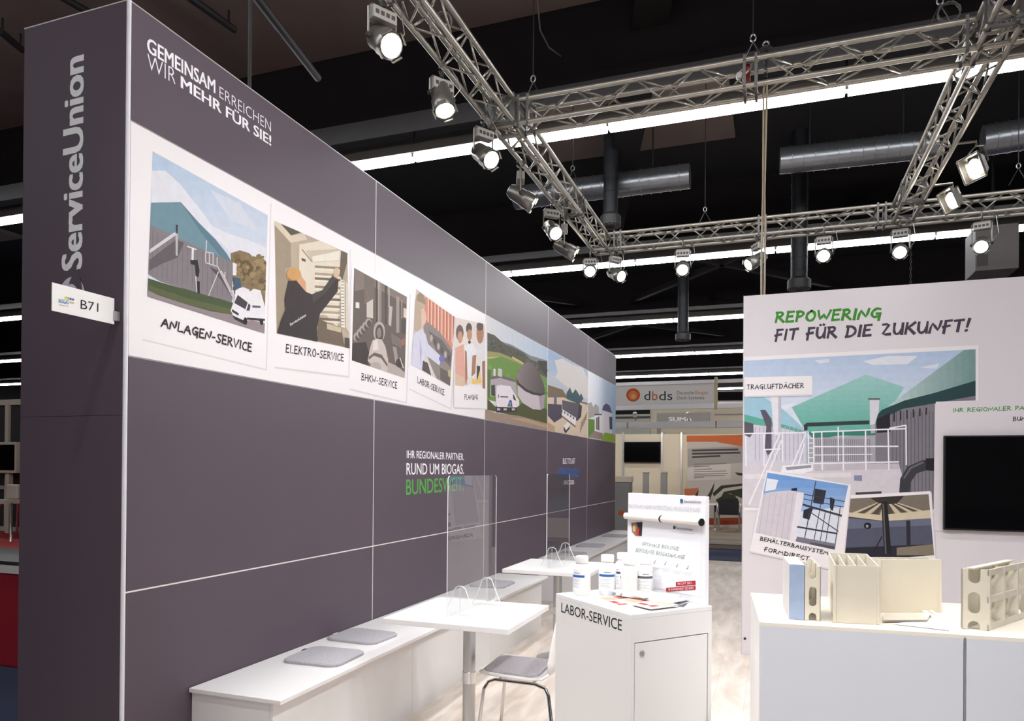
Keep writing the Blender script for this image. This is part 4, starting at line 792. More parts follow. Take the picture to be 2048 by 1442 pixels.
pad(.27, 6.25, .32, .34, 0, .498, 'nearest grey felt pad on the far bench, behind the second table')
pad(.25, 7.3, .36, .38, .08, .498, 'middle grey felt pad on the far bench')
pad(.26, 8.85, .36, .38, 0, .498, 'last grey felt pad at the end of the far bench')

# ------------------------------------------------------------------ tables with acrylic shields
def table(x0, x1, y0, y1, label):
    cx, cy = (x0+x1)/2, (y0+y1)/2; t = thing('table', label, 'table', (cx, cy, 0), 'square white pedestal tables')
    MB().box(x0, x1, y0, y1, .722, .75).build('table_top', LAM, t, bev=.002)
    MB().lathe([(.035, .02), (.035, .70)], (cx, cy, 0), n=24).build('column', BRUSH, t, smooth=True)
    MB().lathe([(.05, .35), (.0365, .36), (.0365, .42), (.0355, .422)][1:], (cx, cy, 0), n=24).build('height_collar', CHROME, t)
    MB().lathe([(.17, .0), (.17, .008), (.16, .012), (.06, .026), (.045, .04)], (cx, cy, 0), n=32).build('base', BRUSH, t, smooth=True)
    MB().box(cx-.11, cx+.11, cy-.11, cy+.11, .70, .7215).build('top_plate', STEEL, t)
table(.65, 1.355, 1.02, 1.70, 'near white table with acrylic shield and steel column, above the chair')
table(.575, 1.275, 3.0, 3.72, 'far white table with acrylic shield behind the white cabinet')
ACR = clear_mat('clear_acrylic', (.96, .97, .97), ior=1.75, haze=.015); ACF = clear_mat('clear_acrylic_foot', (.99, .99, .99), ior=1.35); EDGE = mat('acrylic_edge', (246, 243, 242), 0.3, var=.02)
def shield(x, y0, y1, label, turn=0.0):
    t = thing('acrylic_shield', label, 'shield', (x, (y0+y1)/2, .75), 'clear acrylic shields on the tables')
    pts = [(x, p[0], p[1]) for p in rrect((y0+y1)/2, (.765+1.497)/2, y1-y0, 1.497-.765, .022, 4)]
    MB().prism([(x-.0022, *q[1:]) for q in pts], (.0044, 0, 0), 0, 1).build('pane', [ACR, EDGE], t)
    for fy in (y0+.15, y1-.12):
        half = []
        for i in range(13):
            z = .751+.155*(1-(i/12)**1.0); r = .028+(.095-.028)*((i/12)**1.25) if i else .012
            half.append((r, z))
        out = [(x+r, fy, z) for r, z in half]; out = [(x-r, fy, z) for r, z in half][::-1]+out
        MB().prism([(p[0], fy-.002, p[2]) for p in out], (0, .004, 0), 0, 1).build('foot', [ACF, EDGE], t)
        ft = [(p[0], fy, p[2]) for p in out]; MB().tube(ft, .0028, 5).build('foot_edge', EDGE, t)
        MB().tube([(x, fy-.003, .76), (x, fy-.003, .9)], .002, 5).build('foot_slot', EDGE, t)
    t.rotation_euler = (0, 0, -turn)
shield(1.007, 1.09, 1.70, 'clear acrylic shield standing on the near table', .056)
shield(.90, 3.13, 3.80, 'clear acrylic shield standing on the far table')

# ------------------------------------------------------------------ chair at the near table
ch = thing('chair', 'white shell chair with chrome legs at the near table, partly behind the cabinet', 'chair', (0, 0, 0))
SHELL = mat('white_shell', (232, 228, 226), 0.35, var=.01)
def shell_mesh():
    rows = [(-.2, .452), (-.17, .448), (-.05, .44), (.08, .436), (.15, .445), (.19, .475), (.21, .54), (.225, .64), (.24, .74), (.25, .80)]
    v = []; n = 9
    for k, (a_, z) in enumerate(rows):
        wv = .2 if k < 6 else .2-.004*(k-5)**2
        for i in range(n):
            s_ = (i/(n-1)*2-1); cup = .012*abs(s_)**2.5
            v.append((a_+(-cup*2 if k > 5 else 0), s_*wv*(1-.12*(k == 0)), z+(cup if k < 6 else 0)))
    f = [(i*n+j, i*n+j+1, (i+1)*n+j+1, (i+1)*n+j) for i in range(len(rows)-1) for j in range(n-1)]
    return MB().add(v, f)
sh = shell_mesh().build('seat_shell', SHELL, ch, smooth=True); md = sh.modifiers.new('thickness', 'SOLIDIFY'); md.thickness = .011; md.offset = -1
for s_ in (-1, 1):
    MB().tube([(-.21, s_*.21, .006), (-.17, s_*.185, .38), (-.15, s_*.17, .415), (-.12, s_*.15, .424), (.1, s_*.15, .42), (.16, s_*.17, .41), (.18, s_*.185, .38), (.235, s_*.215, .006)], .0095, 8).build('leg_frame', CHROME, ch, smooth=True)
    for a_ in (-.212, .237): MB().lathe([(.014, 0), (.014, .02), (.011, .024)], (a_, s_*.2125, 0), n=10).build('foot_cap', BLACK, ch)
for a_ in (-.1, .09): MB().tube([(a_, -.15, .425), (a_, .15, .425)], .008, 8).build('cross_tube', CHROME, ch)
ch.location = (1.31, 1.41, 0); ch.rotation_euler = (0, 0, .04)
t0 = len(bpy.data.objects)
pad(1.265, 1.42, .31, .34, .04, .4535, 'grey felt seat pad lying on the white chair')

# ------------------------------------------------------------------ white cabinet with lettering
A_, B_, C_ = Vector((1.688, .699, 0)), Vector((2.076, .358, 0)), Vector((2.347, .658, 0))
e1 = (B_-A_).normalized(); e2 = Vector((-e1.y, e1.x, 0)); W1 = (B_-A_).length; W2 = (C_-B_).length
D_ = A_+e2*W2
cab = thing('lockable_cabinet', 'white lockable counter cabinet lettered LABOR-SERVICE carrying bottles and a flip display', 'cabinet', (A_+C_)/2)
Z3 = Vector((0, 0, 1)); mid = (A_+e1*W1/2+e2*W2/2)
def cbox(a0, a1, b0, b1, z0, z1): return (A_+e1*((a0+a1)/2)+e2*((b0+b1)/2)+Z3*((z0+z1)/2), e1*((a1-a0)/2), e2*((b1-b0)/2), Z3*((z1-z0)/2))
CABM = mat('cabinet_white', (230, 227, 225), 0.4, var=.01, scale=4)
MB().obox(*cbox(0, W1-.02, 0, .018, 0, .982)).build('side_panel', CABM, cab, bev=.0015)
MB().obox(*cbox(0, W1-.02, W2-.018, W2, 0, .982)).build('side_panel', CABM, cab, bev=.0015)
MB().obox(*cbox(0, .018, .018, W2-.018, 0, .982)).build('back_panel', CABM, cab)
MB().obox(*cbox(W1-.02, W1, 0, .018, 0, .982)).build('stile', CABM, cab); MB().obox(*cbox(W1-.02, W1, W2-.018, W2, 0, .982)).build('stile', CABM, cab)
MB().obox(*cbox(W1-.02, W1, .018, W2-.018, .895, .982)).build('top_rail', CABM, cab)
MB().obox(*cbox(0, W1, 0, W2, .982, 1.0)).build('top_board', LAM, cab, bev=.0015)
dr = MB().obox(*cbox(W1-.018, W1-.001, .022, W2-.022, .03, .891)).build('door', CABM, cab, bev=.0015)
MB().obox(*cbox(.02, W1-.02, .02, W2-.02, .0, .028)).build('plinth', STEEL, cab)
lk = A_+e1*(W1-.001)+e2*.055+Z3*.852
lo_ = MB().lathe([(.011, 0), (.011, .003), (.009, .0045)], lk, e1, 16).build('lock', BRUSH, dr, label='small round steel lock')
def side_pt(u, v):
    n_ = -e2; d_ = ray(u, v); return CAM+d_*((A_-CAM).dot(n_)/d_.dot(n_))
lettering('LABOR-SERVICE', (40, 40, 44), side_pt(1122.7, 1224), side_pt(1243.7, 1261.8), side_pt(1123, 1205), -e2, cab, .004, base=.002)

# bottles
BOT = mat('bottle_plastic', (240, 238, 236), 0.35, var=.01); BOT.node_tree.nodes['Principled BSDF'].inputs['Subsurface Weight'].default_value = 0.3
def bottle(p, r, h, face, band, label):
    p = Vector(p); t = thing('bottle', label, 'bottle', p, 'white lab bottles on the cabinet')
    MB().lathe([(r*.92, 0), (r, .006), (r, h*.66), (r*.96, h*.72), (r*.66, h*.80), (r*.6, h*.84)], p, n=24).build('body', BOT, t, smooth=True)
    MB().lathe([(r*.72, h*.83), (r*.74, h*.84), (r*.74, h*.985), (r*.68, h)], p, n=24).build('cap', mat('cap_white', (244, 243, 242), .4), t, smooth=True)
    a0 = math.atan2(face[1], face[0]); rr = r+.0006
    def wrap(z0, z1, w, k, rgb, nm, q0=None):
        n = 12; c0 = a0-w/2 if q0 is None else a0+q0
        v = [p+Vector(((rr+k)*math.cos(c0+w*i/n), (rr+k)*math.sin(c0+w*i/n), z)) for z in (z0, z1) for i in range(n+1)]
        MB().add(v, [(i, i+1, n+2+i, n+1+i) for i in range(n)]).build(nm, ink(rgb), lb if nm != 'paper_label' else t, smooth=False) if nm != 'paper_label' else None
        if nm == 'paper_label': return MB().add(v, [(i, i+1, n+2+i, n+1+i) for i in range(n)]).build(nm, ink(rgb), t)
    lb = wrap(h*.12, h*.64, 2.0, 0, (243, 243, 245), 'paper_label')
    wrap(h*.47, h*.53, 2.0, .0004, band, 'colour_band')
    wrap(h*.575, h*.592, .75, .0004, (120, 125, 135), 'brand_line', -.3)
    for i, z in enumerate((.40, .36, .30, .25, .21)): wrap(h*z, h*(z+.01), 1.3-.25*(i % 2), .0004, (186, 188, 194), 'print_line', -.8)
    return t
cam2 = Vector((CAM.x-1.9, CAM.y-.75, 0)).normalized()
BLUE = (52, 100, 172); GREYB = (96, 94, 98)
bottle((1.800, .712, 1.0), .0375, .165, (cam2.x-.75, cam2.y-.1), BLUE, 'leftmost bottle on the white cabinet, label with a plain blue band')
bottle((1.9, .762, 1.0), .0375, .17, (cam2.x-.1, cam2.y), BLUE, 'second bottle from the left on the white cabinet, blue banded label')
bottle((1.948, .865, 1.0), .0365, .17, (cam2.x-.9, cam2.y+.3), GREYB, 'bottle in the back row on the white cabinet, between two others')
bottle((1.998, .74, 1.0), .036, .165, (-.9, .45), GREYB, 'bottle on the white cabinet with its label turned away')
bottle((2.055, .79, 1.0), .037, .165, (cam2.x, cam2.y), GREYB, 'rightmost bottle on the white cabinet, grey banded label')

# brochures
def sheet(c, w, h, rot, z, th, cover, label, group='brochures on the white cabinet'):
    c_, s_ = math.cos(rot), math.sin(rot); R_ = lambda x, y: (c[0]+x*c_-y*s_, c[1]+x*s_+y*c_)
    t = thing('brochure', label, 'brochure', (c[0], c[1], z), group)
    q = [R_(*p) for p in ((-w/2, -h/2), (w/2, -h/2), (w/2, h/2), (-w/2, h/2))]
    MB().prism([(*p, z+.0003) for p in q], (0, 0, th)).build('pages', PAPER, t)
    for i, (x0, x1, y0, y1, rgb) in enumerate(cover):
        qq = [R_(-w/2+w*x, -h/2+h*y) for x, y in ((x0, y0), (x1, y0), (x1, y1), (x0, y1))]
        MB().poly([(*p, z+th+.0007+.0002*i) for p in qq]).build('cover_print', ink(rgb), t)
RED = [(0, 1, 0, 1, (238, 232, 228)), (.05, .45, .55, .95, (176, 110, 92)), (.5, .95, .55, .95, (206, 170, 146)), (.05, .45, .1, .5, (196, 150, 126)), (.5, .75, .1, .3, (186, 62, 62)), (.8, .95, .1, .4, (160, 84, 76))]
DKC = [(0, 1, 0, 1, (80, 78, 84)), (.05, .95, .6, .95, (120, 116, 120)), (.1, .6, .2, .4, (214, 210, 208))]
WHC = [(0, 1, 0, 1, (236, 232, 232)), (.05, .6, .7, .95, (206, 190, 182)), (.1, .9, .2, .25, (150, 148, 156)), (.1, .7, .35, .39, (170, 168, 174))]
z = 1.0
for i, (cx, cy, rot, cov, th, lab) in enumerate(((1.99, .60, -.45, RED, .006, 'reddish brochure at the left edge of the pile on the white cabinet'), (2.10, .575, -.25, RED, .005, 'brochure with red print at the front of the pile'), (2.15, .64, .35, DKC, .004, 'lowest dark brochure on the right of the pile'),
                                                 (2.14, .645, .1, DKC, .004, 'second dark brochure on the right of the pile'), (2.13, .665, -.05, WHC, .004, 'pale brochure in the middle of the pile'), (2.10, .68, .2, WHC, .006, 'white brochure on top of the pile'), (2.045, .70, -.2, WHC, .003, 'pale brochure at the back of the pile beside the bottles'))):
    sheet((cx, cy), .2, .14, rot+math.atan2(e1.y, e1.x)+.3, (1.0, 1.0065, 1.0, 1.0045, 1.012, 1.0165, 1.023)[i]+.0002*i, th, cov, lab)

# flip display on the cabinet
b0, b1 = Vector((1.955, .93, 1.0)), Vector((2.316, .662, 1.0)); bd = (b1-b0).normalized(); bn = Vector((bd.y, -bd.x, 0)); BW = (b1-b0).length
fd = thing('flip_display', 'white tabletop flip display with a clear rolled clamp bar behind the bottles', 'display', (b0+b1)/2)
def bbox(a0, a1, d0, d1, z0, z1): return ((b0+bd*((a0+a1)/2)+bn*((d0+d1)/2)+Z3*((z0+z1)/2-0)), bd*((a1-a0)/2), bn*((d1-d0)/2), Z3*((z1-z0)/2))
def bz(c): return (c[0]-Z3*1.0+Z3*0, c[1], c[2], c[3])
def bb(*k):
    c = bbox(*k); return (Vector((c[0].x, c[0].y, (k[4]+k[5])/2)), c[1], c[2], c[3])
MB().obox(*bb(0, BW, -.022, 0, 1.0005, 1.432)).build('board', mat('display_white', (238, 236, 240), .45, var=.01), fd, bev=.002)
MB().obox(*bb(.0, BW-.022, .0, .0015, 1.03, 1.32)).build('sheet', mat('display_sheet', (242, 241, 246), .5, var=.01), fd)
for k in (0, 1):
    x0, x1 = (.002, BW*.5-.004) if k == 0 else (BW*.5+.004, BW-.01)
    MB().tube([b0+bd*x0+bn*.016+Z3*.33, b0+bd*x1+bn*.016+Z3*.33], .014, 14).build('clamp_roll', mat('pearl_plastic', (236, 230, 222), .25, var=.02), fd, smooth=True)
    MB().tube([b0+bd*x1+bn*.016+Z3*.33, b0+bd*(x1+.006)+bn*.016+Z3*.33], .0155, 14).build('roll_cap', BLACK, fd)
def bpx(u, v):
    d_ = ray(u, v); return CAM+d_*((b0-CAM).dot(bn)/d_.dot(bn))
Q = K(1240, 960, 5.15)
def btext(t_, rgb, o, b, h, bold=0, mk=False, base=.011):
    o, b, h = (bpx(*q) for q in Q([o, b, h])); (marker if mk else lettering)(t_, rgb, o, b, h, bn, fd, **({'base': base, 'wt': .045} if mk else {'bold': bold, 'base': base}))
btext('ServiceUnion', (44, 52, 74), (665, 232), (838, 240), (665, 206), .006); btext('ServiceUnion', (90, 100, 112), (585, 506), (752, 524), (585, 480), .004, base=.013)
btext('EINE OPTIK MIT UNSERER UNTERSTÜTZUNG, IHRE BIOLOGIE IM AUGE!', (172, 172, 180), (95, 288), (828, 332), (95, 250), -.01)
btext('OPTIMALE BIOLOGIE', (62, 118, 72), (228, 672), (605, 725), (235, 640), mk=True); btext('EFFIZIENTE BIOGASANLAGE', (62, 118, 72), (165, 738), (668, 815), (172, 702), mk=True)
def bpoly(rgb, pts, base=.0022, nm='print'): MB().poly([bpx(u, v)+bn*base for u, v in Q(pts)]).build(nm, ink(rgb), fd)
bpoly((36, 90, 150), ell(638, 215, 16, 22), .003, 'emblem'); bpoly((62, 140, 150), ell(632, 222, 8, 12), .0034, 'emblem'); bpoly((54, 100, 110), ell(565, 488, 14, 20), .003, 'emblem')
bpoly((206, 202, 208), [(536, 524), (770, 548), (770, 553), (536, 528)], .003); bpoly((150, 120, 96), [(120, 440), (236, 432), (228, 578), (165, 575), (128, 535)], .0025); bpoly((60, 54, 58), [(170, 436), (236, 432), (228, 578), (200, 570), (195, 500)], .003); bpoly((190, 70, 54), [(176, 500), (205, 500), (200, 578), (178, 572)], .0034); bpoly((222, 190, 150), ell(150, 500, 16, 34), .003)
bpoly((170, 40, 44), [(580, 1050), (783, 1036), (783, 1080), (580, 1094)], .003, 'red_banner'); bpoly((170, 40, 44), [(480, 1110), (783, 1090), (783, 1130), (480, 1150)], .003, 'red_banner')
btext('IN LUFT 2021 -', (240, 220, 220), (602, 1080), (762, 1068), (602, 1058), .004, base=.016); btext('1% AUFGRÜNDET SICHERN', (240, 220, 220), (505, 1140), (765, 1122), (505, 1118), .004, base=.016)
for i, (x, y) in enumerate(((360, 850), (472, 862), (592, 886), (700, 905))):
    g_ = (110-i*14,)*3; bpoly(g_, [(x-10, y+6), (x-4, y+14), (x+13, y-22), (x+10, y-24), (x-4, y+4), (x-8, y)], .003, 'tick_mark')
    bpoly((206, 206, 212), ln(x-50, y+48, x+55, y+58, 5), .003, 'print_line'); bpoly((206, 206, 212), ln(x-30, y+70, x+35, y+76, 5), .003, 'print_line')

# ------------------------------------------------------------------ counters on the right
ca, cb = Vector((2.525, .405, 0)), Vector((3.166, .452, 0)); cu = (cb-ca).normalized(); cv = Vector((-cu.y, cu.x, 0)); CW = (cb-ca).length; CD = .64
FRONT = mat('counter_front_cool_lit_grey', (214, 216, 224), 0.45, var=.01, scale=3); TOPM = mat('counter_top_cream', (236, 228, 214), 0.35, var=.01, scale=4)  # front: cool hall light is put into its blue-grey colour
def counter(o, label):
    t = thing('counter', label, 'counter', o+cu*CW/2+cv*CD/2, 'white counters in front of the white graphic wall')
    bx = lambda a0, a1, b0_, b1_, z0, z1: (o+cu*((a0+a1)/2)+cv*((b0_+b1_)/2)+Z3*((z0+z1)/2), cu*((a1-a0)/2), cv*((b1_-b0_)/2), Z3*((z1-z0)/2))
    MB().obox(*bx(.003, CW-.003, 0, .018, .02, .988)).build('front_panel', FRONT, t, bev=.001)
    for a_ in (0.001, CW-.019): MB().obox(*bx(a_, a_+.018, .018, CD, .0, .988)).build('side_panel', CABM, t)
    MB().obox(*bx(.02, CW-.02, CD-.018, CD, .0, .988)).build('back_panel', CABM, t)
    MB().obox(*bx(.02, CW-.02, .02, CD-.02, .975, .992)).build('top_board', TOPM, t)
    for k in (bx(0.001, CW-.001, .0, .02, .988, 1.0), bx(0.001, CW-.001, CD-.02, CD, .988, 1.0), bx(0.001, .02, .02, CD-.02, .988, 1.0), bx(CW-.02, CW-.001, .02, CD-.02, .988, 1.0)):
        MB().obox(*k).build('top_profile', TOPM, t)
counter(ca, 'left white counter with grey front carrying the cream profile samples'); counter(ca+cu*(CW+.003), 'right white counter with grey front, cut off by the picture edge')
ZC = .993
g = lambda u, v: P(u, v, z=ZC)
def hsample_end(mb, o, ex, ez, w, h, th, vec, holes):
    pass
# blue foam block with cream slotted profile
f0 = g(1578, 1238); f1 = g(1608, 1240); bk = g(1556, 1194)
ux = (f1-f0).normalized(); uy = Vector((-ux.y, ux.x, 0)); wdt = (f1-f0).length; HT = .215; dep = .22
bkv = (bk-f0); bkv = Vector((bkv.x, bkv.y, 0)); bkv = bkv.normalized()*min(bkv.length, .26)
t = thing('foam_profile_sample', 'blue foam insulation block backed by a cream slotted plastic profile', 'sample', f0)
H3 = Z3*(CAM.z*0+.0); 
def height_at(base, u, v):
    d_ = ray(u, v); k_ = ((base.x-CAM.x)*CF.x+(base.y-CAM.y)*CF.y)/(d_.x*CF.x+d_.y*CF.y); return (CAM+d_*k_).z-base.z
HT = height_at(f0, 1578, 1128.5)
FOAM = mat('blue_foam', (150, 166, 192), 0.75, var=.14, scale=22, bump=.3); FOAMG = mat('grey_foam_skin', (190, 186, 186), 0.8, var=.05, scale=30)
mb = MB(); q = [f0, f1, f1+bkv, f0+bkv]; mb.add(q+[p+Z3*HT for p in q], [(0, 3, 2, 1)], 0); mb.add(q+[p+Z3*HT for p in q], [(0, 1, 5, 4)], 0); mb.add(q+[p+Z3*HT for p in q], [(1, 2, 6, 5), (2, 3, 7, 6), (3, 0, 4, 7), (4, 5, 6, 7)], 1)
mb.build('foam_block', [FOAM, FOAMG], t)
def slotted(o, ux, w, h, th, nvec, parent, name='slotted_profile', m_=CREAM):
    """flat end plate with an oval hole in the middle and half ovals at both ends"""
    o, ux = Vector(o), Vector(ux); n = 10; mb = MB(); hw = w*.24; L_ = []
    def loop(z0, z1, flatlow, flathigh):
        pts = []
        if flathigh: pts += [(w/2+hw, z1), (w/2-hw, z1)]
        else: pts += [(w/2+hw*math.cos(a_), z1-hw+hw*math.sin(a_)) for a_ in [math.pi*i/n for i in range(n+1)]]
        if flatlow: pts += [(w/2-hw, z0), (w/2+hw, z0)]
        else: pts += [(w/2-hw*math.cos(a_), z0+hw-hw*math.sin(a_)) for a_ in [math.pi*i/n for i in range(n+1)]]
        return pts
    segs = [(0, h*.14, True, False), (h*.26, h*.62, False, False), (h*.76, h, False, True)]
    cols = [(0, w/2-hw), (w/2+hw, w)]
    for x0, x1 in cols: mb.prism([o+ux*x0, o+ux*x1, o+ux*x1+Z3*h, o+ux*x0+Z3*h], nvec)
    # bridges between the openings, following the rounded ends
    zs = [(segs[0][1], segs[1][0]), (segs[1][1], segs[2][0])]
    for (za, zb) in zs:
        low = [(w/2-hw*math.cos(a_), za-hw+hw*math.sin(a_)) for a_ in [math.pi*i/n for i in range(n+1)]]
        hi = [(w/2+hw*math.cos(a_), zb+hw-hw*math.sin(a_)) for a_ in [math.pi*i/n for i in range(n+1)]]
        mb.prism([o+ux*x+Z3*max(0, min(h, z)) for x, z in low+hi], nvec)
    return mb.build(name, m_, parent)
w2 = (g(1640, 1242)-f1).length
slotted(f1+ux*.002, ux, w2, HT*.985, bkv*.04, bkv*.03, t)
MB().prism([f1+ux*w2*.98, f1+ux*w2*1.04, f1+ux*w2*1.04+bkv, f1+ux*w2*.98+bkv], Z3*HT*.98).build('profile_skin', CREAM, t)
MB().prism([f1+ux*.003, f1+ux*w2*.06, f1+ux*w2*.06+bkv, f1+ux*.003+bkv], Z3*HT*.985).build('profile_skin', CREAM, t)
for kk in (.45, .9): slotted(f1+ux*w2*.06+bkv*kk, ux, w2*.9, HT*.985, 0, bkv*.03, t, 'inner_web')
# hollow panels
def hollow(o, r, depth, h, nweb, label, trim=True):
    """two skins joined by webs: o lower front left, r vector along the front, depth vector to the back"""
    o, r, depth = Vector(o), Vector(r), Vector(depth); t = thing('hollow_panel_sample', label, 'sample', o, 'cream hollow panel samples on the counters'); th = .006; rn = r.normalized(); dn = depth.normalized()
    MB().prism([o, o+r, o+r+dn*th, o+dn*th], Z3*h).build('front_skin', CREAM, t)
    MB().prism([o+depth-dn*th, o+r+depth-dn*th, o+r+depth, o+depth], Z3*h).build('back_skin', CREAM, t)
    for i in range(nweb):
        c_ = o+r*(i/(nweb-1))*.985+dn*th
        MB().prism([c_, c_+rn*.004, c_+rn*.004+depth-dn*th*2, c_+depth-dn*th*2], Z3*h*(1.0 if i in (0, nweb-1) else .97)).build('web', CREAM, t)
    if trim:
        for k in (0, 1): MB().tube([o+r*k, o+r*k+Z3*h], .006, 8).build('edge_bead', CREAM, t)
    return t
o1, o2 = g(1669, 1245), g(1757, 1249); r1 = o2-o1; hh = height_at(o1, 1669, 1130); dv = Vector((-r1.y, r1.x, 0)).normalized()
sk = (g(1656, 1205)-o1); sk = Vector((sk.x, sk.y, 0))
hollow(o1, r1, sk, hh, 5, 'cream hollow panel sample standing in front on the left counter')
o3 = g(1759, 1224); o4 = g(1880, 1224); r2 = o4-o3; hh2 = height_at(o3, 1759, 1119)
hollow(o3, r2, Vector((-r2.y, r2.x, 0)).normalized()*.075, hh2, 6, 'wider cream hollow panel sample standing behind on the left counter')
e0, e1_ = g(1921.5, 1257), g(1974, 1261); ue = (e1_-e0).normalized(); we = (e1_-e0).length; he = height_at(e0, 1921.5, 1137)
t = thing('grid_profile_sample', 'cream profile sample with oval end holes and open grid side at the right picture edge', 'sample', e0)
ve = Vector((-ue.y, ue.x, 0)); ve = (ve*.86+ue*.5).normalized(); LE = .42
slotted(e0, ue, we, he, 0, ve*.008, t, 'slotted_end')
MB().prism([e0, e0+ve*LE, e0+ve*LE+ue*.006, e0+ue*.006], Z3*he).build('side_skin', CREAM, t)
mb = MB()
for z0, z1 in ((0, .1), (.45, .56), (.9, 1.0)): mb.prism([e1_, e1_+ve*LE, e1_+ve*LE+ue*.006, e1_+ue*.006], Z3*(he*(z1-z0))) if z0 == 0 else mb.prism([p+Z3*he*z0 for p in (e1_, e1_+ve*LE, e1_+ve*LE+ue*.006, e1_+ue*.006)], Z3*(he*(z1-z0)))
mb.build('side_rail', CREAM, t)
for k in (0.0, .33, .66, .98):
    MB().prism([e1_+ve*LE*k, e1_+ve*(LE*k+.012), e1_+ve*(LE*k+.012)+ue*.008, e1_+ve*LE*k+ue*.008], Z3*he).build('side_post', CREAM, t)
    if k > 0: slotted(e0+ve*LE*k, ue, we, he, 0, ve*.006, t, 'inner_web')
MB().prism([e0+ve*.02+ue*.006+Z3*he*.985, e0+ve*LE+ue*.006+Z3*he*.985, e0+ve*LE+ue*we*.45+Z3*he*.985, e0+ve*.02+ue*we*.45+Z3*he*.985], Z3*.005).build('top_strip', CREAM, t)
# papers on the counter
def paper(px, zt, name, label, rgb=None, th=.0008):
    t_ = thing(name, label, 'paper', g(*px[0])+Z3*zt); MB().prism([g(*q_)+Z3*zt for q_ in px], Z3*th).build('sheet', PAPER if rgb is None else ink(rgb), t_); return t_
t_ = paper([(1788, 1249), (1900, 1262), (1932, 1266), (1895, 1230), (1870, 1232)], .0012, 'paper_sheet', 'white paper sheets lying at the counter edge beside the hollow panels')
MB().poly([g(u, v)+Z3*.0024 for u, v in ((1873, 1243), (1890, 1239), (1895, 1243), (1878, 1246))]).build('photo_print', ink((92, 100, 130)), t_)
t_ = paper([(1766, 1246), (1855, 1245), (1862, 1232), (1768, 1232)], .009, 'booklet', 'thin grey booklet lying in front of the wider hollow panel', (216, 206, 190), .003)
for k in range(3): MB().prism([g(*q_)+Z3*(.0022+k*.002) for q_ in ((1767, 1245.5), (1854, 1244.5), (1861, 1232.5), (1769, 1232.5))], Z3*.0012).build('pages', ink(((150, 146, 150), (226, 218, 204), (176, 168, 160))[k]), t_)

# ------------------------------------------------------------------ television on the white wall
t = thing('television', 'large black flat television on the white graphic wall', 'television', (4.45, 4.03, 1.1))
MB().box(3.797, 5.10, 4.003, 4.034, 1.098, 1.818).build('casing', BLACK, t, bev=.004); MB().box(3.809, 5.088, 4.0015, 4.0035, 1.112, 1.806).build('screen', SCREEN, t); MB().box(4.2, 4.7, 4.034, 4.053, 1.3, 1.6).build('wall_mount', STEEL, t)

# ------------------------------------------------------------------ far booth with the orange dot sign
BEI = mat('beige_wall_panel', (226, 212, 188), 0.6, var=.02); GREYP = mat('grey_panel', (150, 146, 142), 0.6); PLAT = mat('platform_brown', (150, 134, 116), 0.7)
YS = 12.9
fb = lambda u, v, y=YS: P(u, v, y=y)
t = thing('booth_platform', 'low raised floor of the far booth beyond the blue aisle', 'platform', (1.5, 14.5, -.03))
MB().box(-4, 6, 12.75, 18.2, -.03, .1).build('floor_slab', PLAT, t); MB().box(-4, 6, 12.735, 12.75, .06, .1).build('edge_strip', mat('pale_strip', (206, 198, 186), .5), t)
def frame_box(u0, u1, v0, v1, y, th=.1): a, b = fb(u0, v1, y), fb(u1, v0, y); return (a.x, b.x, y, y+th, a.z, b.z)
t = thing('booth_fascia', 'white fascia sign with orange dot and dbds lettering over the far booth', 'sign', (.5, YS, 2.8))
a, b = fb(1238, 811), fb(1429, 766)
MB().box(a.x-.4, b.x, YS, YS+.05, a.z, b.z).build('sign_panel', mat('sign_white', (226, 221, 217), .5, var=.01), t)
MB().box(a.x-2, b.x+3.5, YS-.02, YS+.07, b.z, b.z+.07).build('upper_rail', ALU, t); MB().box(a.x-2, b.x+3.5, YS-.02, YS+.07, a.z-.1, a.z-.0).build('lower_rail', ALU, t)
for x_ in (a.x-1.9, b.x+3.3): MB().box(x_, x_+.08, YS-.02, YS+.07, .1, b.z+.07).build('support_post', ALU, t)
MB().box(b.x, b.x+.06, YS-.03, YS+.08, a.z-.12, b.z+.12).build('post', mat('pale_yellow_post', (196, 186, 140), .5), t)
Q = K(1220, 720, 3.605); PB = dict(y=YS)
def ftext(tx, rgb, o, b_, h, bold=0): o, b_, h = (P(*q_, **PB) for q_ in Q([o, b_, h])); lettering(tx, rgb, o, b_, h, NR, t, bold, base=.004)
def fpoly(rgb, pts, nm='print', y=YS, par=None, k=.004): MB().poly([P(u, v, y=y)+Vector((0, -k, 0)) for u, v in Q(pts)]).build(nm, ink(rgb), par or t)
fpoly((206, 92, 40), ell(167, 252, 50, 48), 'orange_dot'); fpoly((226, 134, 84), ell(167, 256, 34, 33), 'orange_dot', k=.005); fpoly((240, 170, 124), ell(168, 262, 17, 17), 'orange_dot', k=.006)
for tx, rgb, x0, x1 in (('d', (60, 58, 60), 247, 291), ('b', (200, 96, 50), 304, 343), ('ds', (60, 58, 60), 354, 450)): ftext(tx, rgb, (x0, 290), (x1, 288), (x0, 226))
ftext('Deutsche', (110, 106, 106), (484, 250), (606, 248), (484, 224)); ftext('Biogas', (214, 130, 90), (615, 248), (706, 246), (615, 222)); ftext('Dach-Systeme', (110, 106, 106), (484, 284), (680, 283), (484, 260))
# right open grid part of the fascia
for k, v in enumerate((225, 298, 395)):
    p_, q_ = (P(*x_, y=YS+.03) for x_ in Q([(752, v), (1100, v-4)])); tag(MB().tube([p_, q_], .014, 8).build('fascia_rod', ALU), ('upper thin rod', 'middle thin rod', 'lower thin rod')[k]+' right of the orange dot sign', 'rod')
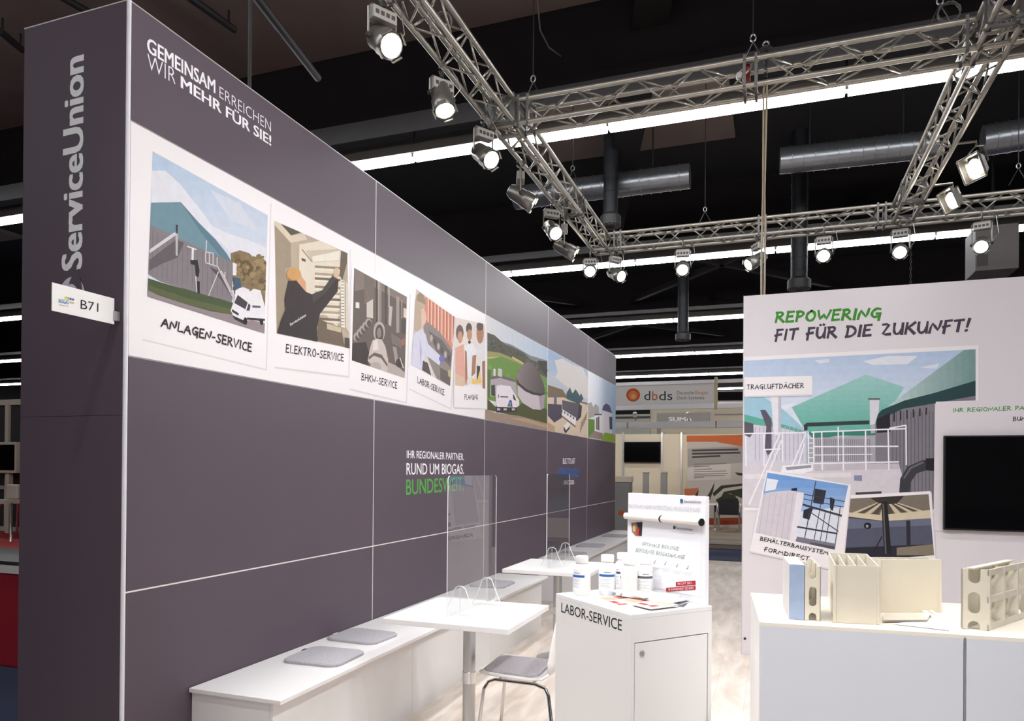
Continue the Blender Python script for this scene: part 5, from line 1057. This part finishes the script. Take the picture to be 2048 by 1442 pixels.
# second white beam
a, b = fb(1232, 857, 13.6), fb(1490, 841, 13.6)
t = thing('truss_beam', 'long pale grey beam under the orange dot sign', 'beam', (.6, 13.6, a.z)); MB().box(a.x-1.5, b.x+2, 13.6, 13.72, a.z, b.z).build('beam', ALU, t)
for u in (1255, 1432): p_ = fb(u, 848, 13.59); MB().box(p_.x-.015, p_.x+.015, 13.59, 13.6, a.z, b.z).build('joint', GREYP, t)
for k, u in enumerate((1270, 1377)):
    p_ = fb(u, 829, 13.5); t = thing('small_display_lamp', ('small clip lamp on the pale beam, left one', 'small clip lamp on the pale beam, right one')[k], 'lamp', p_); MB().lathe([(.05, -.06), (.06, .06)], p_, (.2, -1, -.3), 12).build('head', ALU, t); MB().tube([p_, p_+Vector((0, .12, -.12))], .01, 6).build('arm', STEEL, t)
    ld = bpy.data.lights.new('clip_lamp_beam', 'SPOT'); lo = bpy.data.objects.new('clip_lamp_beam', ld); COL.objects.link(lo); lo.parent = t; ld.energy = 60; ld.color = (1, .93, .82); ld.spot_size = 2.3; ld.spot_blend = .8; ld.shadow_soft_size = .05
    lo.location = (0, .15, 0); lo.rotation_mode = 'QUATERNION'; lo.rotation_quaternion = Vector((0, .85, -.5)).to_track_quat('-Z', 'Y')
# back wall
YB = 17.3
t = thing('booth_back_wall', 'beige panel wall of the far booth behind its television', 'partition', (.3, YB, .1))
for u0, u1 in ((1190, 1246.5), (1247.5, 1323), (1325, 1362), (1364, 1500)):
    a, b = fb(u0, 960, YB), fb(u1, 868, YB); MB().box(a.x, b.x, YB, YB+.05, .1, b.z).build('panel', BEI, t)
for u in (1247, 1324, 1363): a = fb(u, 868, YB); MB().box(a.x-.025, a.x+.025, YB-.03, YB+.06, .1, a.z+.04).build('post', ALU, t)
a, b = fb(1247.7, 925, YB-.1), fb(1321.5, 883.5, YB-.1)
t = thing('television', 'small black television on the beige wall of the far booth', 'television', ((a.x+b.x)/2, YB-.1, a.z)); MB().box(a.x, b.x, YB-.1, YB-.04, a.z, b.z).build('casing', BLACK, t, bev=.006); MB().box(a.x+.015, b.x-.015, YB-.102, YB-.1, a.z+.02, b.z-.015).build('screen', SCREEN, t); MB().box((a.x+b.x)/2-.2, (a.x+b.x)/2+.2, YB-.04, YB, a.z+.1, b.z-.1).build('wall_mount', STEEL, t)
YP = 16.7
a, b = fb(1374, 1052, YP), fb(1500, 871, YP)
t = thing('banner', 'tall grey banner with orange top and dark leaves in the far booth', 'banner', ((a.x+b.x)/2, YP, .1)); MB().box(a.x, b.x, YP, YP+.03, .1, b.z).build('panel', mat('banner_grey', (186, 176, 168), .6, var=.03), t)
L = []; a = lambda c, pts: L.append((c, Q(pts)))
a((196, 104, 62), [(553, 545), (960, 540), (960, 625), (760, 590), (553, 590)]); a((206, 196, 190), [(553, 780), (870, 730), (870, 860), (553, 870)]); a((160, 152, 148), [(560, 640), (960, 620), (960, 740), (560, 770)])
for y, x1 in ((645, 925), (668, 940), (692, 795)): a((72, 66, 66), ln(592, y+8, x1, y, 13))
for y, x1 in ((745, 840), (765, 720), (785, 735), (800, 840), (818, 850), (832, 830), (845, 680)): a((120, 112, 108), ln(605, y+6, x1, y, 5))
a((190, 110, 84), [(535, 930), (640, 920), (620, 970), (540, 985)])
for q_ in ([(690, 1000), (720, 950), (755, 880), (745, 940), (720, 1010)], [(740, 960), (800, 905), (960, 890), (960, 905), (820, 925), (750, 985)], [(790, 1010), (820, 950), (960, 925), (960, 1000), (860, 960)], [(600, 1000), (640, 930), (630, 1010)], [(900, 810), (955, 815), (955, 835), (920, 830)], [(760, 1010), (840, 960), (900, 975), (930, 1020), (800, 1050)]): a((58, 62, 50), q_)
a((150, 66, 44), [(700, 1140), (960, 1135), (960, 1185), (700, 1190)])
picture('banner_print', L, dict(y=YP), NR, t, base=.003, step=.0006)
# grey counter with dot, two pillars, chair and table
a, b = fb(1222, 1075, 12.95), fb(1258, 964, 12.95)
t = thing('reception_counter', 'grey counter with a small orange dot below the far television', 'counter', ((a.x+b.x)/2, 13.2, .1)); MB().box(a.x, b.x+.02, 12.95, 13.25, .1, b.z).build('body', GREYP, t, bev=.01); MB().box(a.x-.02, b.x+.04, 12.93, 13.27, b.z, b.z+.12).build('top', BEI, t)
MB().poly([P(u, v, y=12.95)+Vector((0, -.003, 0)) for u, v in Q(ell(82, 1103, 21, 20))]).build('orange_dot', ink((206, 100, 54)), t)
for k, (u0, u1) in enumerate(((1285, 1296.5), (1321, 1333.5))):
    a, b = fb(u0, 990, 13.3), fb(u1, 946, 13.3); t = thing('display_pillar', ('left slim grey pillar before the far television', 'right slim grey pillar before the far television')[k], 'pillar', ((a.x+b.x)/2, 13.35, .1)); MB().box(a.x, b.x, 13.3, 13.42, .1, b.z).build('body', mat('pillar_pale', (190, 184, 176), .6), t, bev=.008); MB().box(a.x-.01, b.x+.01, 13.29, 13.43, b.z, b.z+.02).build('cap', BEI, t)
c0 = P(1457, 1066, z=.1)
t = thing('chair', 'black chair with chrome legs standing in the far booth', 'chair', (c0.x, c0.y, .1))
def at_(x, y, z_): return Vector((c0.x+x, c0.y+y, .1+z_))
MB().add([at_(x, y, z_) for (x, z_) in ((-.22, .45), (-.23, .7), (-.2, .8), (.2, .8), (.23, .7), (.22, .45)) for y in (-.03, .01)], [(0, 2, 3, 1), (2, 4, 5, 3), (4, 6, 7, 5), (6, 8, 9, 7), (8, 10, 11, 9), (10, 0, 1, 11), (0, 10, 8, 6, 4, 2), (1, 3, 5, 7, 9, 11)]).build('backrest', BLACK, t)
MB().obox(at_(0, .22, .44), (.23, 0, 0), (0, .23, 0), (0, 0, .025)).build('seat', BLACK, t, bev=.01)
for x in (-1, 1):
    for y in (-.02, .42): MB().tube([at_(x*.24, y, 0), at_(x*.23, y, .46)], .014, 8).build('leg', CHROME, t)
    MB().tube([at_(x*.24, -.02, .46), at_(x*.26, .0, .66), at_(x*.26, .4, .66)], .014, 8).build('armrest', CHROME, t)
for k, (u, v) in enumerate(((1426, 1008), (1482, 1008))):
    p_ = P(u, v, y=c0.y+.8); t = thing('bistro_table', ('small pale table left of the black chair in the far booth', 'small pale table right of the black chair in the far booth')[k], 'table', (p_.x, p_.y, .1))
    MB().box(p_.x-.16, p_.x+.16, p_.y-.2, p_.y+.3, p_.z-.02, p_.z+.01).build('top', LAM, t); MB().tube([(p_.x+.05, p_.y, .1), (p_.x+.05, p_.y, p_.z-.02)], .03, 10).build('leg', CHROME, t); MB().lathe([(.17, 0), (.17, .015), (.04, .03)], (p_.x+.05, p_.y, .1), n=16).build('base', CHROME, t)
# boxes and sign further back
a, b = fb(1334, 845, 19.0), fb(1390, 832, 19.0)
t = thing('far_booth_sign', 'dark fascia with white SUMA letters in the background', 'sign', ((a.x+b.x)/2, 19.0, a.z)); MB().box(a.x-.3, b.x+.4, 19, 19.2, a.z-.1, b.z+.1).build('panel', GREYP, t); MB().box(a.x-.3, a.x-.2, 19.05, 19.15, 0, a.z).build('post', GREYP, t)
lettering('SUMA', (240, 240, 240), P(1338, 842, y=19.0), P(1384, 842, y=19.0), P(1338, 834.5, y=19.0), NR, t, .03, base=.01)
a, b = fb(1245, 855, 18.6), fb(1300, 828, 18.6); t = thing('booth_partition', 'grey green partition seen under the orange dot sign', 'partition', ((a.x+b.x)/2, 18.6, 0)); MB().box(a.x-1.2, b.x, 18.6, 18.7, 0, b.z).build('panel', mat('grey_green', (156, 158, 146), .6), t); MB().box(a.x-1.2, b.x, 18.58, 18.72, b.z-.12, b.z-.06).build('rail', STEEL, t)
a, b = fb(1300, 850, 21), fb(1420, 815, 21); t = thing('booth_partition', 'pale partition behind the dark lettered fascia', 'partition', ((a.x+b.x)/2, 21, 0)); MB().box(a.x, b.x+2, 21, 21.1, 0, b.z+.2).build('panel', BEI, t); MB().box(a.x, b.x+2, 20.97, 21, b.z+.1, b.z+.2).build('rail', ALU, t)

# ------------------------------------------------------------------ neighbour booth seen left of the wall
REDM = mat('red_cover', (150, 10, 32), 0.7, var=.05); REDC = mat('red_carpet', (150, 42, 42), 0.9, var=.1, scale=50)
a = P(0, 1342, z=-.03); y0 = a.y+.1
t = thing('red_counter', 'red covered counter at the left picture edge beside the dark wall end', 'counter', (-3.5, y0+.3, -.03))
zt = P(20, 1146, y=y0).z; MB().box(-6, -2.2, y0, y0+.6, -.03, zt).build('cover', REDM, t, bev=.01); MB().box(-6, -2.2, y0-.02, y0+.62, zt, zt+.06).build('top', mat('pale_strip2', (214, 206, 200), .5), t); MB().box(-6, -2.2, y0-.01, y0+.63, zt+.062, zt+.09).build('top_rail', STEEL, t)
p_ = P(20, 1062, z=.45); t = thing('red_stage', 'red carpeted stage floor behind the red counter', 'stage', (-6, p_.y-1.5, -.03)); MB().box(-16, -1.6, y0+1.5, p_.y-.06, -.03, .45).build('deck', REDC, t)
yw = p_.y; t = thing('black_back_wall', 'black back wall with pale frame lines behind the red stage', 'partition', (-6, yw, .45))
zt = P(20, 803, y=yw).z; MB().box(-16, -1.6, yw, yw+.1, -.03, zt).build('panel', mat('black_panel', (40, 37, 37), .7), t)
FRM = mat('pale_frame', (176, 166, 152), .5)
MB().box(-16, -1.6, yw-.03, yw, zt-.06, zt+.03).build('top_rail', FRM, t)
z2 = P(20, 975, y=yw).z; MB().box(-16, -1.6, yw-.03, yw, z2-.03, z2+.03).build('mid_rail', FRM, t); MB().box(-16, -1.6, yw-.03, yw, .45, .52).build('bottom_rail', FRM, t)
x_ = P(18, 850, y=yw).x; MB().box(x_-.04, x_+.04, yw-.04, yw, .45, zt).build('post', FRM, t)
a, b = P(-30, 945, y=yw-.3), P(33, 884, y=yw-.3)
t = thing('television', 'pale framed dark screen before the black wall at the left picture edge', 'television', (b.x, yw-.3, .45)); MB().box(a.x, b.x, yw-.3, yw-.2, a.z, b.z).build('frame', FRM, t); MB().box(a.x+.04, b.x-.04, yw-.305, yw-.3, a.z+.04, b.z-.04).build('screen', SCREEN, t); x_ = P(16, 1000, y=yw-.25).x; MB().box(x_-.04, x_+.04, yw-.27, yw-.2, .45, b.z).build('stand_post', FRM, t)
p_ = P(28, 1060, y=yw-1.0)
t = thing('bar_stool', 'pale bar stool with thin legs at the left picture edge', 'stool', (p_.x, yw-1.0, .45))
q0, q1 = P(19, 998, y=yw-1.0), P(40, 969, y=yw-1.0); MB().box(q0.x, q1.x, yw-1.05, yw-.95, q0.z, q1.z).build('backrest', FRM, t, bev=.02); MB().box(q0.x-.05, q1.x, yw-1.2, yw-.8, q0.z-.06, q0.z).build('seat', FRM, t)
for s_ in (-1, 1):
    for s2 in (-1, 1): MB().tube([(p_.x+s_*.28, yw-1+s2*.24, .462), ((q0.x+q1.x)/2+s_*.1, yw-1+s2*.12, q0.z-.05)], .018, 6).build('leg', CHROME, t)
for k, (u0, v0, u1, v1) in enumerate(((0, 62, 45, 100), (80, -30, 330, 110), (330, -40, 470, 60))):
    p_, q_ = P(u0, v0, z=7.3), P(u1, v1, z=7.3)
    t = thing('roof_rail', ('dark roof rail at the upper left picture corner', 'thin roof rail above the top corner of the dark wall', 'thin roof rail right of the dark wall corner')[k], 'rail', p_)
    MB().tube([p_, q_], .045, 8).build('rail', STEEL, t)
    for f_ in (.1, .9): c = p_.lerp(q_, f_); MB().tube([c, (c.x, c.y, 7.5)], .015, 6).build('hanger', STEEL, t)
